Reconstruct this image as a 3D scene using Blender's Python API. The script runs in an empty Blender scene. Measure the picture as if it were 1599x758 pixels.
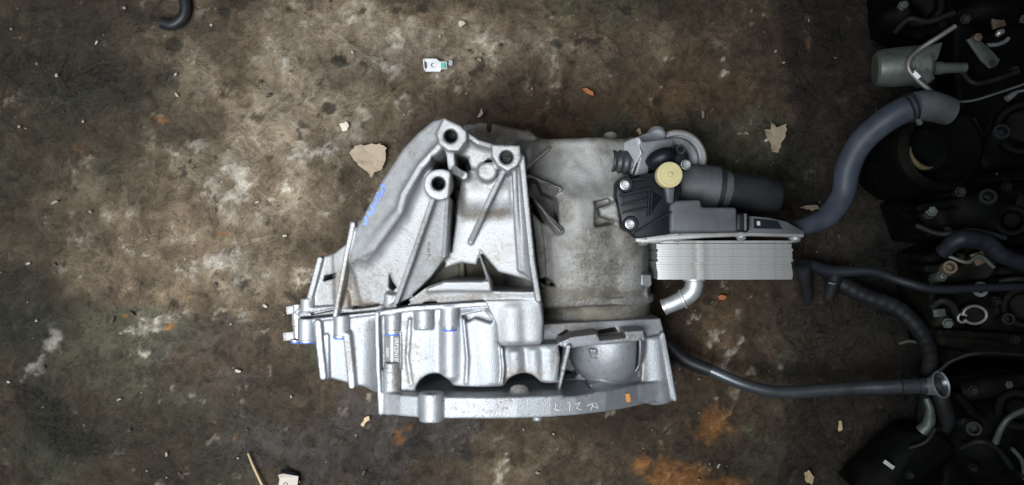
import bpy, bmesh, math, random
import numpy as np
from mathutils import Vector, Matrix, noise as mnoise
from mathutils.bvhtree import BVHTree

random.seed(7)
S = bpy.context.scene
C = S.collection

# ------------------------------------------------------------------ camera, world, lamps, exposure
H = 1.2                                    # the phone is held 1.2 m above the floor, looking straight down
cam_d = bpy.data.cameras.new('camera')
cam_d.sensor_width = 36.0
cam_d.lens = 36.0 * H / 1.599
cam_d.clip_start = 0.02
cam_d.clip_end = 60
cam = bpy.data.objects.new('camera', cam_d)
C.objects.link(cam)
cam.location = (0, 0, H)
S.camera = cam

world = bpy.data.worlds.new('World')
S.world = world
world.use_nodes = True
bg = world.node_tree.nodes['Background']
bg.inputs[0].default_value = (0.55, 0.62, 0.75, 1)
bg.inputs[1].default_value = 0.05


def lamp(name, loc, target, sx, sy, power, col, spread=math.pi):
    d = bpy.data.lights.new(name, 'AREA')
    d.shape = 'RECTANGLE'
    d.size, d.size_y = sx, sy
    d.energy = power
    d.color = col
    d.spread = spread
    o = bpy.data.objects.new(name, d)
    C.objects.link(o)
    o.location = loc
    o.rotation_euler = (Vector(target) - Vector(loc)).to_track_quat('-Z', 'Y').to_euler()
    return o


lamp('work_lamp', (-0.40, -0.27, 1.50), (-0.35, -0.03, 0.0), 0.75, 0.5, 13.0, (0.93, 0.97, 1.0), math.radians(88))
lamp('fill_lamp', (-0.35, 0.45, 2.4), (-0.3, 0.15, 0), 1.2, 0.2, 4, (0.95, 0.98, 1.0), math.radians(110))  # unseen wide fill, added to brighten the scene beside the main lamp

S.view_settings.view_transform = 'Standard'
S.view_settings.look = 'None'
S.view_settings.gamma = 1.0
S.view_settings.exposure = 0.0
S.view_settings.use_curve_mapping = False
S.cycles.use_denoising = True
S.cycles.max_bounces = 5


# ------------------------------------------------------------------ helpers
def W(px, py, z=0.0):
    """a point of the scene at height z, from the place where the photograph shows it"""
    s = 0.001 * (H - z) / H
    return np.array([(px - 799.5) * s, -(py - 379.0) * s, z])


def R(px, z):
    return px * 0.001 * (H - z) / H


def thing(name, label, cat, loc=(0, 0, 0), group=None):
    o = bpy.data.objects.new(name, None)
    o.empty_display_size = 0.05
    C.objects.link(o)
    o.location = loc
    o['label'] = label
    o['category'] = cat
    if group:
        o['group'] = group
    return o


def link(name, me, mat, parent=None, label=None):
    o = bpy.data.objects.new(name, me)
    C.objects.link(o)
    if mat is not None and not me.materials:
        me.materials.append(mat)
    if parent is not None:
        o.parent = parent
        off = Vector((0, 0, 0))
        p = parent
        while p is not None:
            off += p.location
            p = p.parent
        o.location = -off
    if label:
        o['label'] = label
    return o


def tag(o, label, cat, group=None):
    o['label'] = label
    o['category'] = cat
    if group:
        o['group'] = group
    return o


def mesh_from(name, verts, faces, smooth=True, edge_split=None):
    me = bpy.data.meshes.new(name)
    me.from_pydata([tuple(map(float, v)) for v in verts], [], faces)
    me.update()
    if smooth:
        me.polygons.foreach_set('use_smooth', [True] * len(me.polygons))
        if edge_split:
            me.set_sharp_from_angle(angle=math.radians(edge_split))
    return me


def bm_mesh(name, bm, smooth=True, angle=35):
    me = bpy.data.meshes.new(name)
    bmesh.ops.recalc_face_normals(bm, faces=bm.faces)
    bm.to_mesh(me)
    bm.free()
    if smooth:
        me.polygons.foreach_set('use_smooth', [True] * len(me.polygons))
        me.set_sharp_from_angle(angle=math.radians(angle))
    return me


def catmull(pts, n=8):
    P = [np.array(p, float) for p in pts]
    P = [2 * P[0] - P[1]] + P + [2 * P[-1] - P[-2]]
    out = []
    for i in range(1, len(P) - 2):
        for k in range(n):
            t = k / n
            a, b, c, d = P[i - 1], P[i], P[i + 1], P[i + 2]
            out.append(0.5 * (2 * b + (c - a) * t + (2 * a - 5 * b + 4 * c - d) * t * t + (3 * b - a - 3 * c + d) * t ** 3))
    out.append(P[-2])
    return out


def sweep(bm, path, radii, seg=16, caps=True, hollow=0.0):
    """a tube along a path; hollow = wall thickness of an open far end"""
    path = [Vector(p) for p in path]
    n = len(path)
    if not hasattr(radii, '__len__'):
        radii = [radii] * n
    t0 = (path[1] - path[0]).normalized()
    up = Vector((0, 0, 1)) if abs(t0.z) < 0.9 else Vector((1, 0, 0))
    nrm = (up - t0 * up.dot(t0)).normalized()
    rings = []
    for i in range(n):
        t = (path[min(i + 1, n - 1)] - path[max(i - 1, 0)]).normalized()
        nrm = (nrm - t * nrm.dot(t)).normalized()
        b = t.cross(nrm)
        rings.append([bm.verts.new(path[i] + (nrm * math.cos(a) + b * math.sin(a)) * radii[i])
                      for a in [2 * math.pi * k / seg for k in range(seg)]])
    for i in range(n - 1):
        for k in range(seg):
            bm.faces.new((rings[i][k], rings[i][(k + 1) % seg], rings[i + 1][(k + 1) % seg], rings[i + 1][k]))
    if caps:
        bm.faces.new(rings[0][::-1])
        bm.faces.new(rings[-1])
    return rings


def tube_mesh(name, pts, r, seg=16, n=8, caps=True, angle=40):
    bm = bmesh.new()
    path = catmull(pts, n) if n else pts
    if hasattr(r, '__len__'):
        xs = np.linspace(0, 1, len(r))
        r = list(np.interp(np.linspace(0, 1, len(path)), xs, r))
    sweep(bm, path, r, seg, caps)
    return bm_mesh(name, bm, angle=angle)


def lathe_mesh(name, prof, p0, axis, seg=32, angle=30):
    """prof: list of (distance along axis, radius)"""
    ax = Vector(axis).normalized()
    up = Vector((0, 0, 1)) if abs(ax.z) < 0.9 else Vector((1, 0, 0))
    u = (up - ax * up.dot(ax)).normalized()
    v = ax.cross(u)
    p0 = Vector(p0)
    bm = bmesh.new()
    rings = []
    for (h, r) in prof:
        if r < 1e-6:
            rings.append([bm.verts.new(p0 + ax * h)])
        else:
            rings.append([bm.verts.new(p0 + ax * h + (u * math.cos(a) + v * math.sin(a)) * r)
                          for a in [2 * math.pi * k / seg for k in range(seg)]])
    for a, b in zip(rings[:-1], rings[1:]):
        for k in range(seg):
            k2 = (k + 1) % seg
            if len(a) == 1 and len(b) == 1:
                continue
            if len(a) == 1:
                bm.faces.new((a[0], b[k2], b[k]))
            elif len(b) == 1:
                bm.faces.new((a[k], a[k2], b[0]))
            else:
                bm.faces.new((a[k], a[k2], b[k2], b[k]))
    return bm_mesh(name, bm, angle=angle)


def poly_prism(name, pts_top, zb, bevel=0.0015, seg=2, angle=35, holes=()):
    """a plate: 3-D outline of its top face, sides straight down to zb (or to zb below each point when zb < 0)"""
    bm = bmesh.new()
    top = [bm.verts.new(p) for p in pts_top]
    bot = [bm.verts.new((p[0], p[1], (p[2] + zb) if zb < 0 else zb)) for p in pts_top]
    ft = bm.faces.new(top)
    fb = bm.faces.new(bot[::-1])
    n = len(top)
    for k in range(n):
        bm.faces.new((top[k], bot[k], bot[(k + 1) % n], top[(k + 1) % n]))
    bmesh.ops.recalc_face_normals(bm, faces=bm.faces)
    if bevel:
        es = [e for e in bm.edges if e.calc_face_angle(0) > 0.5]
        bmesh.ops.bevel(bm, geom=es, offset=bevel, segments=seg, affect='EDGES', profile=0.5, clamp_overlap=True)
    return bm_mesh(name, bm, angle=angle)


def box_mesh(name, c, size, rot=(0, 0, 0), bevel=0.001, seg=2):
    bm = bmesh.new()
    bmesh.ops.create_cube(bm, size=1)
    bmesh.ops.scale(bm, vec=size, verts=bm.verts)
    if bevel:
        bmesh.ops.bevel(bm, geom=list(bm.edges), offset=bevel, segments=seg, affect='EDGES', clamp_overlap=True)
    from mathutils import Euler
    M = Matrix.Translation(c) @ Euler(rot).to_matrix().to_4x4()
    bmesh.ops.transform(bm, matrix=M, verts=bm.verts)
    return bm_mesh(name, bm)


# ------------------------------------------------------------------ numpy noise
def vnoise2(x, y, seed):
    rs = np.random.RandomState(seed)
    T = rs.rand(256, 256).astype(np.float32)
    xi = np.floor(x).astype(int)
    yi = np.floor(y).astype(int)
    fx = x - xi
    fy = y - yi
    fx = fx * fx * (3 - 2 * fx)
    fy = fy * fy * (3 - 2 * fy)
    a = T[xi % 256, yi % 256]
    b = T[(xi + 1) % 256, yi % 256]
    c = T[xi % 256, (yi + 1) % 256]
    d = T[(xi + 1) % 256, (yi + 1) % 256]
    return (a * (1 - fx) + b * fx) * (1 - fy) + (c * (1 - fx) + d * fx) * fy


def fbm2(x, y, scale, seed, octv=5, gain=0.5):
    v = 0
    amp = 1
    tot = 0
    for o in range(octv):
        v = v + amp * vnoise2(x * scale + 13.7 * o, y * scale - 7.3 * o, seed + o)
        tot += amp
        amp *= gain
        scale *= 2.03
    return v / tot


def sstep(a, b, x):
    t = np.clip((x - a) / (b - a), 0, 1)
    return t * t * (3 - 2 * t)


# ------------------------------------------------------------------ materials
def new_mat(name):
    m = bpy.data.materials.new(name)
    m.use_nodes = True
    nt = m.node_tree
    b = nt.nodes['Principled BSDF']
    return m, nt, b


def N(nt, typ, **kw):
    n = nt.nodes.new(typ)
    for k, v in kw.items():
        setattr(n, k, v)
    return n


def noise_node(nt, scale, detail=5, rough=0.55, dist=0.0, coord=None):
    n = N(nt, 'ShaderNodeTexNoise')
    n.inputs['Scale'].default_value = scale
    n.inputs['Detail'].default_value = detail
    n.inputs['Roughness'].default_value = rough
    n.inputs['Distortion'].default_value = dist
    if coord is not None:
        nt.links.new(coord, n.inputs['Vector'])
    return n


def ramp(nt, src, stops):
    r = N(nt, 'ShaderNodeValToRGB')
    cr = r.color_ramp
    while len(cr.elements) > 1:
        cr.elements.remove(cr.elements[-1])
    for i, (p, c) in enumerate(stops):
        e = cr.elements[0] if i == 0 else cr.elements.new(p)
        e.position = p
        e.color = c if len(c) == 4 else (*c, 1)
    nt.links.new(src, r.inputs[0])
    return r


def mixc(nt, fac, a, b):
    m = N(nt, 'ShaderNodeMix', data_type='RGBA')
    if hasattr(fac, 'links') or hasattr(fac, 'is_linked'):
        nt.links.new(fac, m.inputs['Factor'])
    else:
        m.inputs['Factor'].default_value = fac
    for v, s in ((a, m.inputs[6]), (b, m.inputs[7])):
        if isinstance(v, tuple):
            s.default_value = (*v, 1) if len(v) == 3 else v
        else:
            nt.links.new(v, s)
    return m.outputs[2]


def alu(name, col=(0.58, 0.60, 0.62), metal=0.35, rough=0.42, dirt=(0.16, 0.13, 0.10), dlo=0.56, dhi=0.74, damt=0.6,
        bump=0.55, grain=700, spot=0.5, grime=False):
    m, nt, b = new_mat(name)
    tc = N(nt, 'ShaderNodeTexCoord').outputs['Object']
    n1 = noise_node(nt, 14, 8, 0.62, 0.3, tc)
    n2 = noise_node(nt, 95, 6, 0.7, 0.0, tc)
    n3 = noise_node(nt, grain, 3, 0.6, 0.0, tc)
    n4 = noise_node(nt, 230, 4, 0.7, 0.0, tc)
    tone = ramp(nt, n2.outputs[0], [(0.3, tuple(c * 0.86 for c in col)), (0.7, tuple(min(1, c * 1.08) for c in col))])
    d1 = ramp(nt, n1.outputs[0], [(dlo, (0, 0, 0)), (dhi, (damt, damt, damt))])
    c1 = mixc(nt, d1.outputs[0], tone.outputs[0], dirt)
    # small dark specks where the casting skin is pitted
    mul = N(nt, 'ShaderNodeMath', operation='MULTIPLY')
    nt.links.new(n4.outputs[0], mul.inputs[0])
    nt.links.new(n1.outputs[0], mul.inputs[1])
    sp = ramp(nt, mul.outputs[0], [(0.335, (0, 0, 0)), (0.40, (spot, spot, spot))])
    c2 = mixc(nt, sp.outputs[0], c1, (0.09, 0.075, 0.06))
    nt.links.new(c2, b.inputs['Base Color'])
    if grime:
        ga = N(nt, 'ShaderNodeAttribute', attribute_name='grime')
        gm = N(nt, 'ShaderNodeMath', operation='MULTIPLY_ADD')      # grime gathers in the pits of the casting skin
        gm.inputs[1].default_value = 1.5
        gm.inputs[2].default_value = -0.75
        nt.links.new(n4.outputs[0], gm.inputs[0])
        ad0 = N(nt, 'ShaderNodeMath', operation='ADD')
        nt.links.new(gm.outputs[0], ad0.inputs[0])
        nt.links.new(ga.outputs['Fac'], ad0.inputs[1])
        gr = ramp(nt, ad0.outputs[0], [(0.22, (0, 0, 0)), (0.75, (0.85, 0.85, 0.85))])
        c2 = mixc(nt, gr.outputs[0], c2, dirt)
        nt.links.new(c2, b.inputs['Base Color'])
    b.inputs['Metallic'].default_value = metal
    mr = N(nt, 'ShaderNodeMapRange')
    mr.inputs[3].default_value = rough - 0.08
    mr.inputs[4].default_value = rough + 0.2
    nt.links.new(n2.outputs[0], mr.inputs[0])
    nt.links.new(mr.outputs[0], b.inputs['Roughness'])
    ad = N(nt, 'ShaderNodeMath', operation='MULTIPLY_ADD')
    ad.inputs[1].default_value = 0.45
    nt.links.new(n2.outputs[0], ad.inputs[0])
    nt.links.new(n3.outputs[0], ad.inputs[2])
    bp = N(nt, 'ShaderNodeBump')
    bp.inputs['Strength'].default_value = bump
    bp.inputs['Distance'].default_value = 0.0012
    nt.links.new(ad.outputs[0], bp.inputs['Height'])
    nt.links.new(bp.outputs[0], b.inputs['Normal'])
    return m


def simple(name, col, rough=0.5, metal=0.0, bump=0.1, scale=300, var=0.25, dust=None, damt=0.4, spec=0.5):
    m, nt, b = new_mat(name)
    b.inputs['Specular IOR Level'].default_value = spec
    tc = N(nt, 'ShaderNodeTexCoord').outputs['Object']
    n1 = noise_node(nt, 25, 6, 0.6, 0.2, tc)
    n2 = noise_node(nt, scale, 4, 0.6, 0.0, tc)
    r = ramp(nt, n1.outputs[0], [(0.3, tuple(c * (1 - var) for c in col)), (0.7, tuple(min(1, c * (1 + var)) for c in col))])
    out = r.outputs[0]
    if dust:
        d = ramp(nt, n1.outputs[0], [(0.5, (0, 0, 0)), (0.72, (damt, damt, damt))])
        out = mixc(nt, d.outputs[0], out, dust)
    nt.links.new(out, b.inputs['Base Color'])
    b.inputs['Metallic'].default_value = metal
    mr = N(nt, 'ShaderNodeMapRange')
    mr.inputs[3].default_value = max(0.05, rough - 0.1)
    mr.inputs[4].default_value = min(1, rough + 0.12)
    nt.links.new(n1.outputs[0], mr.inputs[0])
    nt.links.new(mr.outputs[0], b.inputs['Roughness'])
    bp = N(nt, 'ShaderNodeBump')
    bp.inputs['Strength'].default_value = bump
    bp.inputs['Distance'].default_value = 0.001
    nt.links.new(n2.outputs[0], bp.inputs['Height'])
    nt.links.new(bp.outputs[0], b.inputs['Normal'])
    return m


M_CORE = alu('oily_cast_aluminium', col=(0.20, 0.185, 0.15), metal=0.1, rough=0.6, dirt=(0.07, 0.055, 0.035), dlo=0.40, dhi=0.62, damt=0.9, spot=0.8, bump=0.4)
M_CASE = alu('clean_cast_aluminium', col=(0.278, 0.284, 0.292), metal=0.48, rough=0.42, dlo=0.54, dhi=0.76, damt=0.5, grime=True)
M_BELL = alu('bell_cast_aluminium', col=(0.272, 0.286, 0.304), metal=0.50, rough=0.40, dlo=0.58, dhi=0.8, damt=0.4, spot=0.6, grime=True)
M_DIRTY = alu('dirty_cast_aluminium', col=(0.238, 0.238, 0.230), metal=0.35, rough=0.46, dirt=(0.085, 0.071, 0.050),
              dlo=0.47, dhi=0.62, damt=0.7, spot=0.9, bump=0.7, grime=True)
M_PUMP = alu('pump_cast_aluminium', col=(0.34, 0.355, 0.37), metal=0.35, rough=0.48, dirt=(0.09, 0.08, 0.06), dlo=0.5, dhi=0.72, damt=0.7)
M_BRIGHT = alu('bright_pipe_aluminium', col=(0.44, 0.455, 0.47), metal=0.65, rough=0.42, damt=0.35, spot=0.4, bump=0.3)
M_COOL = alu('cooler_aluminium', col=(0.285, 0.29, 0.288), metal=0.45, rough=0.42, dlo=0.50, dhi=0.72, damt=0.4, spot=0.3, bump=0.12)
M_STEEL = simple('zinc_steel', (0.42, 0.43, 0.44), 0.38, 0.7, 0.05)
M_DKSTEEL = simple('dark_steel', (0.10, 0.11, 0.12), 0.34, 0.7, 0.08)
M_BLACK = simple('black_plastic', (0.006, 0.008, 0.011), 0.42, 0, 0.08, dust=(0.022, 0.022, 0.024), damt=0.3, spec=0.2)
M_GREY = simple('dusty_black_plastic', (0.070, 0.075, 0.080), 0.5, 0, 0.08, dust=(0.10, 0.10, 0.10), damt=0.4, spec=0.3)
M_RUBBER = simple('black_rubber', (0.014, 0.016, 0.018), 0.5, 0, 0.15, dust=(0.035, 0.034, 0.032), damt=0.3, spec=0.3)
M_HOSE = simple('grey_rubber_hose', (0.042, 0.052, 0.070), 0.5, 0, 0.2, dust=(0.07, 0.08, 0.09), damt=0.4, spec=0.3)
M_DKHOSE = simple('oily_dark_hose', (0.010, 0.011, 0.013), 0.55, 0, 0.3, dust=(0.03, 0.028, 0.024), damt=0.5, spec=0.2)
M_DKSTRAIGHT = simple('dark_blue_hose', (0.014, 0.017, 0.022), 0.5, 0, 0.2, spec=0.3)
M_CREAM = simple('cream_plastic', (0.42, 0.375, 0.19), 0.5, 0, 0.1, var=0.12, dust=(0.22, 0.18, 0.10), damt=0.5)
M_PORT = simple('dark_ribbed_plastic', (0.030, 0.032, 0.035), 0.45, 0, 0.1, spec=0.4)
M_BLUE = simple('blue_paint', (0.07, 0.13, 0.42), 0.5, 0, 0.05)
M_BLUEINK = simple('faded_blue_ink', (0.15, 0.22, 0.58), 0.6, 0, 0.05, var=0.3)
M_CHALK = simple('white_chalk', (0.52, 0.55, 0.48), 0.8, 0, 0.1)
M_ORANGE = simple('orange_paint', (0.85, 0.38, 0.14), 0.5, 0, 0.05, var=0.1)
M_GASKET = simple('dark_gasket', (0.02, 0.02, 0.02), 0.7)
M_RUST = simple('rusty_steel', (0.15, 0.12, 0.08), 0.55, 0.4, 0.3, dust=(0.10, 0.045, 0.02), damt=0.7)
M_CRES = simple('dull_brass', (0.10, 0.075, 0.035), 0.6, 0.2, 0.2)
M_PLATE = simple('dark_print_plate', (0.075, 0.068, 0.068), 0.55, 0.2, 0.1, var=0.4)
M_GREYPRINT = simple('grey_print', (0.36, 0.36, 0.37), 0.5, 0.0, 0.05)
M_PRINT = simple('pale_print', (0.70, 0.71, 0.72), 0.5, 0.0, 0.05)
M_INK = simple('black_ink', (0.03, 0.03, 0.035), 0.6)
M_PAPER = simple('tan_paper', (0.27, 0.215, 0.155), 0.85, 0, 0.9, scale=140, var=0.3, dust=(0.15, 0.115, 0.08), damt=0.7)
M_CARD = simple('pale_card', (0.42, 0.38, 0.33), 0.85, 0, 0.2, var=0.12)
M_WOOD = simple('pale_wood', (0.42, 0.32, 0.18), 0.8, 0, 0.2)
M_OLDSTEEL = simple('old_grey_green_steel', (0.095, 0.115, 0.10), 0.48, 0.3, 0.4, scale=150, var=0.5, dust=(0.04, 0.030, 0.020), damt=0.85)
M_DULLSTEEL = simple('dull_steel', (0.24, 0.24, 0.23), 0.45, 0.6, 0.2, var=0.4, dust=(0.08, 0.06, 0.04), damt=0.6)
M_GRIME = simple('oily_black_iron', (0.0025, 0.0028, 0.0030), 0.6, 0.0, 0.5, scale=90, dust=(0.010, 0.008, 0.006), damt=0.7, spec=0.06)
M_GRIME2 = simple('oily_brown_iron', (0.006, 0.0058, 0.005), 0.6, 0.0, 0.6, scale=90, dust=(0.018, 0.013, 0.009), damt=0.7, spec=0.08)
M_GREENPL = simple('green_plastic', (0.05, 0.30, 0.22), 0.5)
M_STONE = simple('pale_chip', (0.42, 0.38, 0.32), 0.85, 0, 0.3)
M_CHIP = simple('dusty_chip', (0.26, 0.235, 0.20), 0.85, 0, 0.3, var=0.5)
M_CRUMB = simple('dirt_crumb', (0.06, 0.045, 0.032), 0.85, 0, 0.3, var=0.5)
M_BRICK = simple('orange_chip', (0.30, 0.10, 0.04), 0.85, 0, 0.6, var=0.4)


# ------------------------------------------------------------------ floor
def build_floor():
    def axis(lo, hi, flo, fhi, h):
        a = list(np.arange(flo, fhi + h / 2, h))
        s = h
        x = fhi
        while x < hi:
            s *= 1.25
            x += s
            a.append(x)
        s = h
        x = flo
        while x > lo:
            s *= 1.25
            x -= s
            a.insert(0, x)
        return np.array(a)

    xs = axis(-6, 6, -0.86, 0.86, 0.0032)
    ys = axis(-6, 6, -0.44, 0.44, 0.0032)
    X, Y = np.meshgrid(xs, ys, indexing='ij')
    px = X * 1000 + 799.5
    py = 379 - Y * 1000
    rs = np.random.RandomState(3)
    wob = (fbm2(X, Y, 9, 50, 5) - 0.5)
    wob2 = (fbm2(X, Y, 9, 80, 5) - 0.5)
    qx = px + wob * 130
    qy = py + wob2 * 130

    def blob(cx, cy, rx, ry, rot=0, warp=1.0):
        ux = (px + (qx - px) * warp - cx)
        uy = (py + (qy - py) * warp - cy)
        c, s = math.cos(math.radians(rot)), math.sin(math.radians(rot))
        a = (ux * c + uy * s) / rx
        b = (-ux * s + uy * c) / ry
        return np.exp(-(a * a + b * b))

    f1 = fbm2(X, Y, 5, 10, 6, 0.55)
    f2 = fbm2(X, Y, 16, 20, 6, 0.6)
    f3 = fbm2(X, Y, 45, 30, 5, 0.65)
    f4 = fbm2(X, Y, 130, 40, 3, 0.6)

    def lay(col, c, m):
        m = np.clip(m, 0, 1)[..., None]
        return col * (1 - m) + np.array(c) * m

    # bare worn concrete over the middle and upper left, trodden earth-brown elsewhere
    worn = (0.9 * blob(430, 260, 330, 250) + 0.85 * blob(600, 60, 300, 130) + 0.5 * blob(250, 420, 260, 110)
            + 0.35 * blob(880, 90, 150, 90) + 0.55 * blob(830, 720, 120, 90) + 0.45 * blob(1130, 560, 80, 130))
    col = np.zeros(X.shape + (3,)) + np.array([0.048, 0.037, 0.027])
    col = lay(col, (0.125, 0.100, 0.074), sstep(0.30, 0.95, worn + (f1 - 0.5) * 1.2 + (f2 - 0.5) * 1.0))
    col = lay(col, (0.19, 0.165, 0.135), 0.75 * sstep(0.75, 1.25, worn + (f2 - 0.5) * 1.6 + (f3 - 0.5) * 0.8))
    # brown earth film
    col = lay(col, (0.060, 0.040, 0.024), 0.75 * sstep(0.35, 0.8, 0.9 * blob(1020, 170, 230, 90) + 0.7 * blob(1120, 560, 120, 200)
                                                     + 0.5 * blob(800, 190, 160, 60) + (f2 - 0.5) * 1.2))
    # green-grey patches
    col = lay(col, (0.045, 0.050, 0.036), 0.7 * sstep(0.52, 0.66, fbm2(X, Y, 7, 90, 5) - 0.25 * worn + 0.08 * (px < 400)))
    col = lay(col, (0.060, 0.058, 0.062), 0.7 * sstep(0.35, 0.8, blob(560, 700, 230, 70) + 0.6 * blob(330, 560, 150, 60) + (f2 - .5)))
    # pale lime crust
    lime = (0.7 * blob(500, 225, 46, 34) + 0.6 * blob(545, 205, 36, 26) + 0.42 * blob(420, 290, 110, 60) + 0.8 * blob(345, 300, 55, 25)
            + 0.6 * blob(300, 240, 50, 30) + 0.5 * blob(370, 430, 110, 50) + 0.8 * blob(330, 400, 50, 25) + 0.95 * blob(195, 500, 45, 20)
            + 1.1 * blob(55, 530, 22, 50, 20) + 0.9 * blob(85, 560, 40, 12, 30) + 1.0 * blob(25, 590, 40, 12, -30) + 0.8 * blob(250, 515, 50, 22, 0)
            + 0.85 * blob(80, 140, 80, 9, -36) + 0.8 * blob(200, 375, 60, 12) + 0.7 * blob(640, 175, 50, 30) + 0.6 * blob(470, 90, 60, 16)
            + 0.7 * blob(405, 25, 60, 25) + 0.6 * blob(570, 90, 60, 40) + 0.5 * blob(690, 120, 80, 40) + 0.7 * blob(1140, 620, 35, 40)
            + 0.8 * blob(1145, 545, 10, 60, 8) + 0.45 * blob(830, 700, 70, 60) + 0.4 * blob(880, 110, 60, 60) + 0.45 * blob(1150, 60, 50, 40)
            + 0.5 * blob(20, 400, 40, 30) + 0.6 * blob(150, 350, 80, 15) + 0.5 * blob(780, 60, 30, 30) + 0.35 * blob(660, 60, 80, 60))
    limem = sstep(0.42, 1.0, lime * 0.85 + (f3 - 0.5) * 2.0 + (f2 - 0.5) * 0.9)
    col = lay(col, (0.24, 0.228, 0.21), 0.5 * limem)
    crust = sstep(0.80, 1.05, lime * 0.95 + (f3 - 0.5) * 1.9 + (f4 - 0.5) * 0.8)
    col = lay(col, (0.36, 0.36, 0.355), 0.42 * crust)
    # scattered scabs
    scab = sstep(0.66, 0.72, f3 * 0.75 + f2 * 0.25 + 0.03 * sstep(0.4, 1.0, worn))
    col = lay(col, (0.25, 0.235, 0.21), 0.6 * scab)
    # oil, plus a dark lower-left smudge and a dark patch above the gearbox
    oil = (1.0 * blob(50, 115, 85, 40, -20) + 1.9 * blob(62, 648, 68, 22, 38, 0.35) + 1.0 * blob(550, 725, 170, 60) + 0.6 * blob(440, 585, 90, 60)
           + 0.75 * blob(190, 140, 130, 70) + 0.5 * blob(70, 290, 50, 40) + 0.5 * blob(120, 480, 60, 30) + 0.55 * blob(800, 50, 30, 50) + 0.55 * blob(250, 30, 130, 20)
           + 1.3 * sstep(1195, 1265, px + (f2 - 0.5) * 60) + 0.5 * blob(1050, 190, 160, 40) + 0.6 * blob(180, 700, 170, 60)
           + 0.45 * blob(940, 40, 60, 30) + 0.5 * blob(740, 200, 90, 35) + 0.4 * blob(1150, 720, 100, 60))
    oil_dark = sstep(0.35, 0.95, oil + (f2 - 0.5) * 1.1 + (f3 - 0.5) * 0.4)
    col = lay(col, (0.015, 0.0135, 0.0115), 0.82 * oil_dark)
    for (cx, cy, r) in ((268, 68, 17), (527, 94, 14), (511, 165, 12), (1027, 160, 9), (870, 70, 12), (660, 10, 12), (1107, 470, 11), (1088, 483, 8),
                        (345, 15, 12), (1065, 700, 14), (880, 650, 9), (1000, 655, 8), (150, 40, 14), (480, 690, 14), (620, 715, 10), (730, 715, 15)):
        col = lay(col, (0.022, 0.019, 0.015), 0.85 * sstep(0.35, 0.6, blob(cx, cy, r, r * 0.8, 20, 0.12) + (f4 - 0.5) * 0.4))
    spots = sstep(0.70, 0.76, fbm2(X, Y, 60, 140, 3, 0.5) + 0.0 * px)
    col = lay(col, (0.025, 0.02, 0.016), 0.7 * spots)
    # rust and brick dust
    rust = (1.5 * blob(1080, 738, 80, 36) + 0.8 * blob(1110, 645, 55, 25) + 0.9 * blob(115, 262, 22, 14) + 0.9 * blob(72, 295, 12, 8) + 0.9 * blob(245, 188, 16, 6, 0, .3)
            + 1.0 * blob(343, 362, 14, 6, 0, .3) + 0.8 * blob(185, 487, 14, 7, 0, .3) + 0.9 * blob(371, 682, 8, 10, 0, .2) + 0.8 * blob(408, 680, 5, 7, 0, .2)
            + 0.9 * blob(260, 517, 12, 7, 0, .3) + 0.5 * blob(280, 470, 60, 25) + 0.9 * blob(1128, 465, 10, 5, 0, .2) + 0.6 * blob(1230, 90, 10, 60)
            + 0.8 * blob(470, 565, 12, 25, 0, .4) + 0.7 * blob(362, 530, 8, 5, 0, .2) + 0.7 * blob(1380, 640, 16, 20) + 0.55 * blob(480, 655, 10, 20)
            + 0.7 * blob(630, 690, 70, 20) + 0.5 * blob(660, 660, 60, 12))
    rm = sstep(0.45, 0.95, rust + (f3 - 0.5) * 1.5)
    col = lay(col, (0.21, 0.095, 0.028), 0.62 * rm)
    big = fbm2(X, Y, 8, 400, 5, 0.55)
    col *= (0.30 + 1.4 * big)[..., None]
    col *= (0.80 + 0.40 * f4)[..., None]
    col *= (0.70 + 0.60 * f3)[..., None]
    col *= np.array([1.10, 1.045, 0.955])
    olive = blob(100, 180, 200, 170) + 0.9 * blob(40, 455, 110, 60) + 0.8 * blob(170, 690, 260, 90) + 0.5 * blob(20, 20, 160, 60)
    col = col * (1 - 0.42 * np.clip(olive, 0, 1) * sstep(.25, .6, f1 + .15))[..., None]
    col = lay(col, (0.036, 0.036, 0.024), 0.35 * np.clip(olive, 0, 1))
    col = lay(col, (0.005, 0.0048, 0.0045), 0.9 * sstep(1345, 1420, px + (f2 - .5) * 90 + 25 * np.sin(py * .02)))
    # relief: layers of dried dirt with broken edges
    z = 0.006 * (f1 - 0.5) + 0.008 * (f2 - 0.5) + 0.0035 * limem + 0.0022 * crust + 0.008 * (f3 - 0.5) + 0.0035 * (f4 - 0.5) - 0.0015 * oil_dark
    z -= 0.009
    nx, ny = X.shape
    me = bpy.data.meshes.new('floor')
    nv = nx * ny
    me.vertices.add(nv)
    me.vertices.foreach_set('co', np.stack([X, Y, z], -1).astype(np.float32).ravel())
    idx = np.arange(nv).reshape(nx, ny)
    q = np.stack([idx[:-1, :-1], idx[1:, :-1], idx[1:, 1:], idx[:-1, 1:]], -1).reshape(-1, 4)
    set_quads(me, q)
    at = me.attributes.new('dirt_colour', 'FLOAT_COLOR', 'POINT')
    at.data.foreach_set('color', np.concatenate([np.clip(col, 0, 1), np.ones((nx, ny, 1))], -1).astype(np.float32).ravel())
    at2 = me.attributes.new('oil_dark_amount', 'FLOAT', 'POINT')
    at2.data.foreach_set('value', oil_dark.astype(np.float32).ravel())
    m, nt, b = new_mat('stained_concrete')
    a = N(nt, 'ShaderNodeAttribute', attribute_name='dirt_colour')
    ao = N(nt, 'ShaderNodeAttribute', attribute_name='oil_dark_amount')
    tc = N(nt, 'ShaderNodeTexCoord').outputs['Object']
    n1 = noise_node(nt, 330, 6, 0.7, 0.3, tc)
    n2 = noise_node(nt, 120, 8, 0.7, 0.5, tc)
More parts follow.
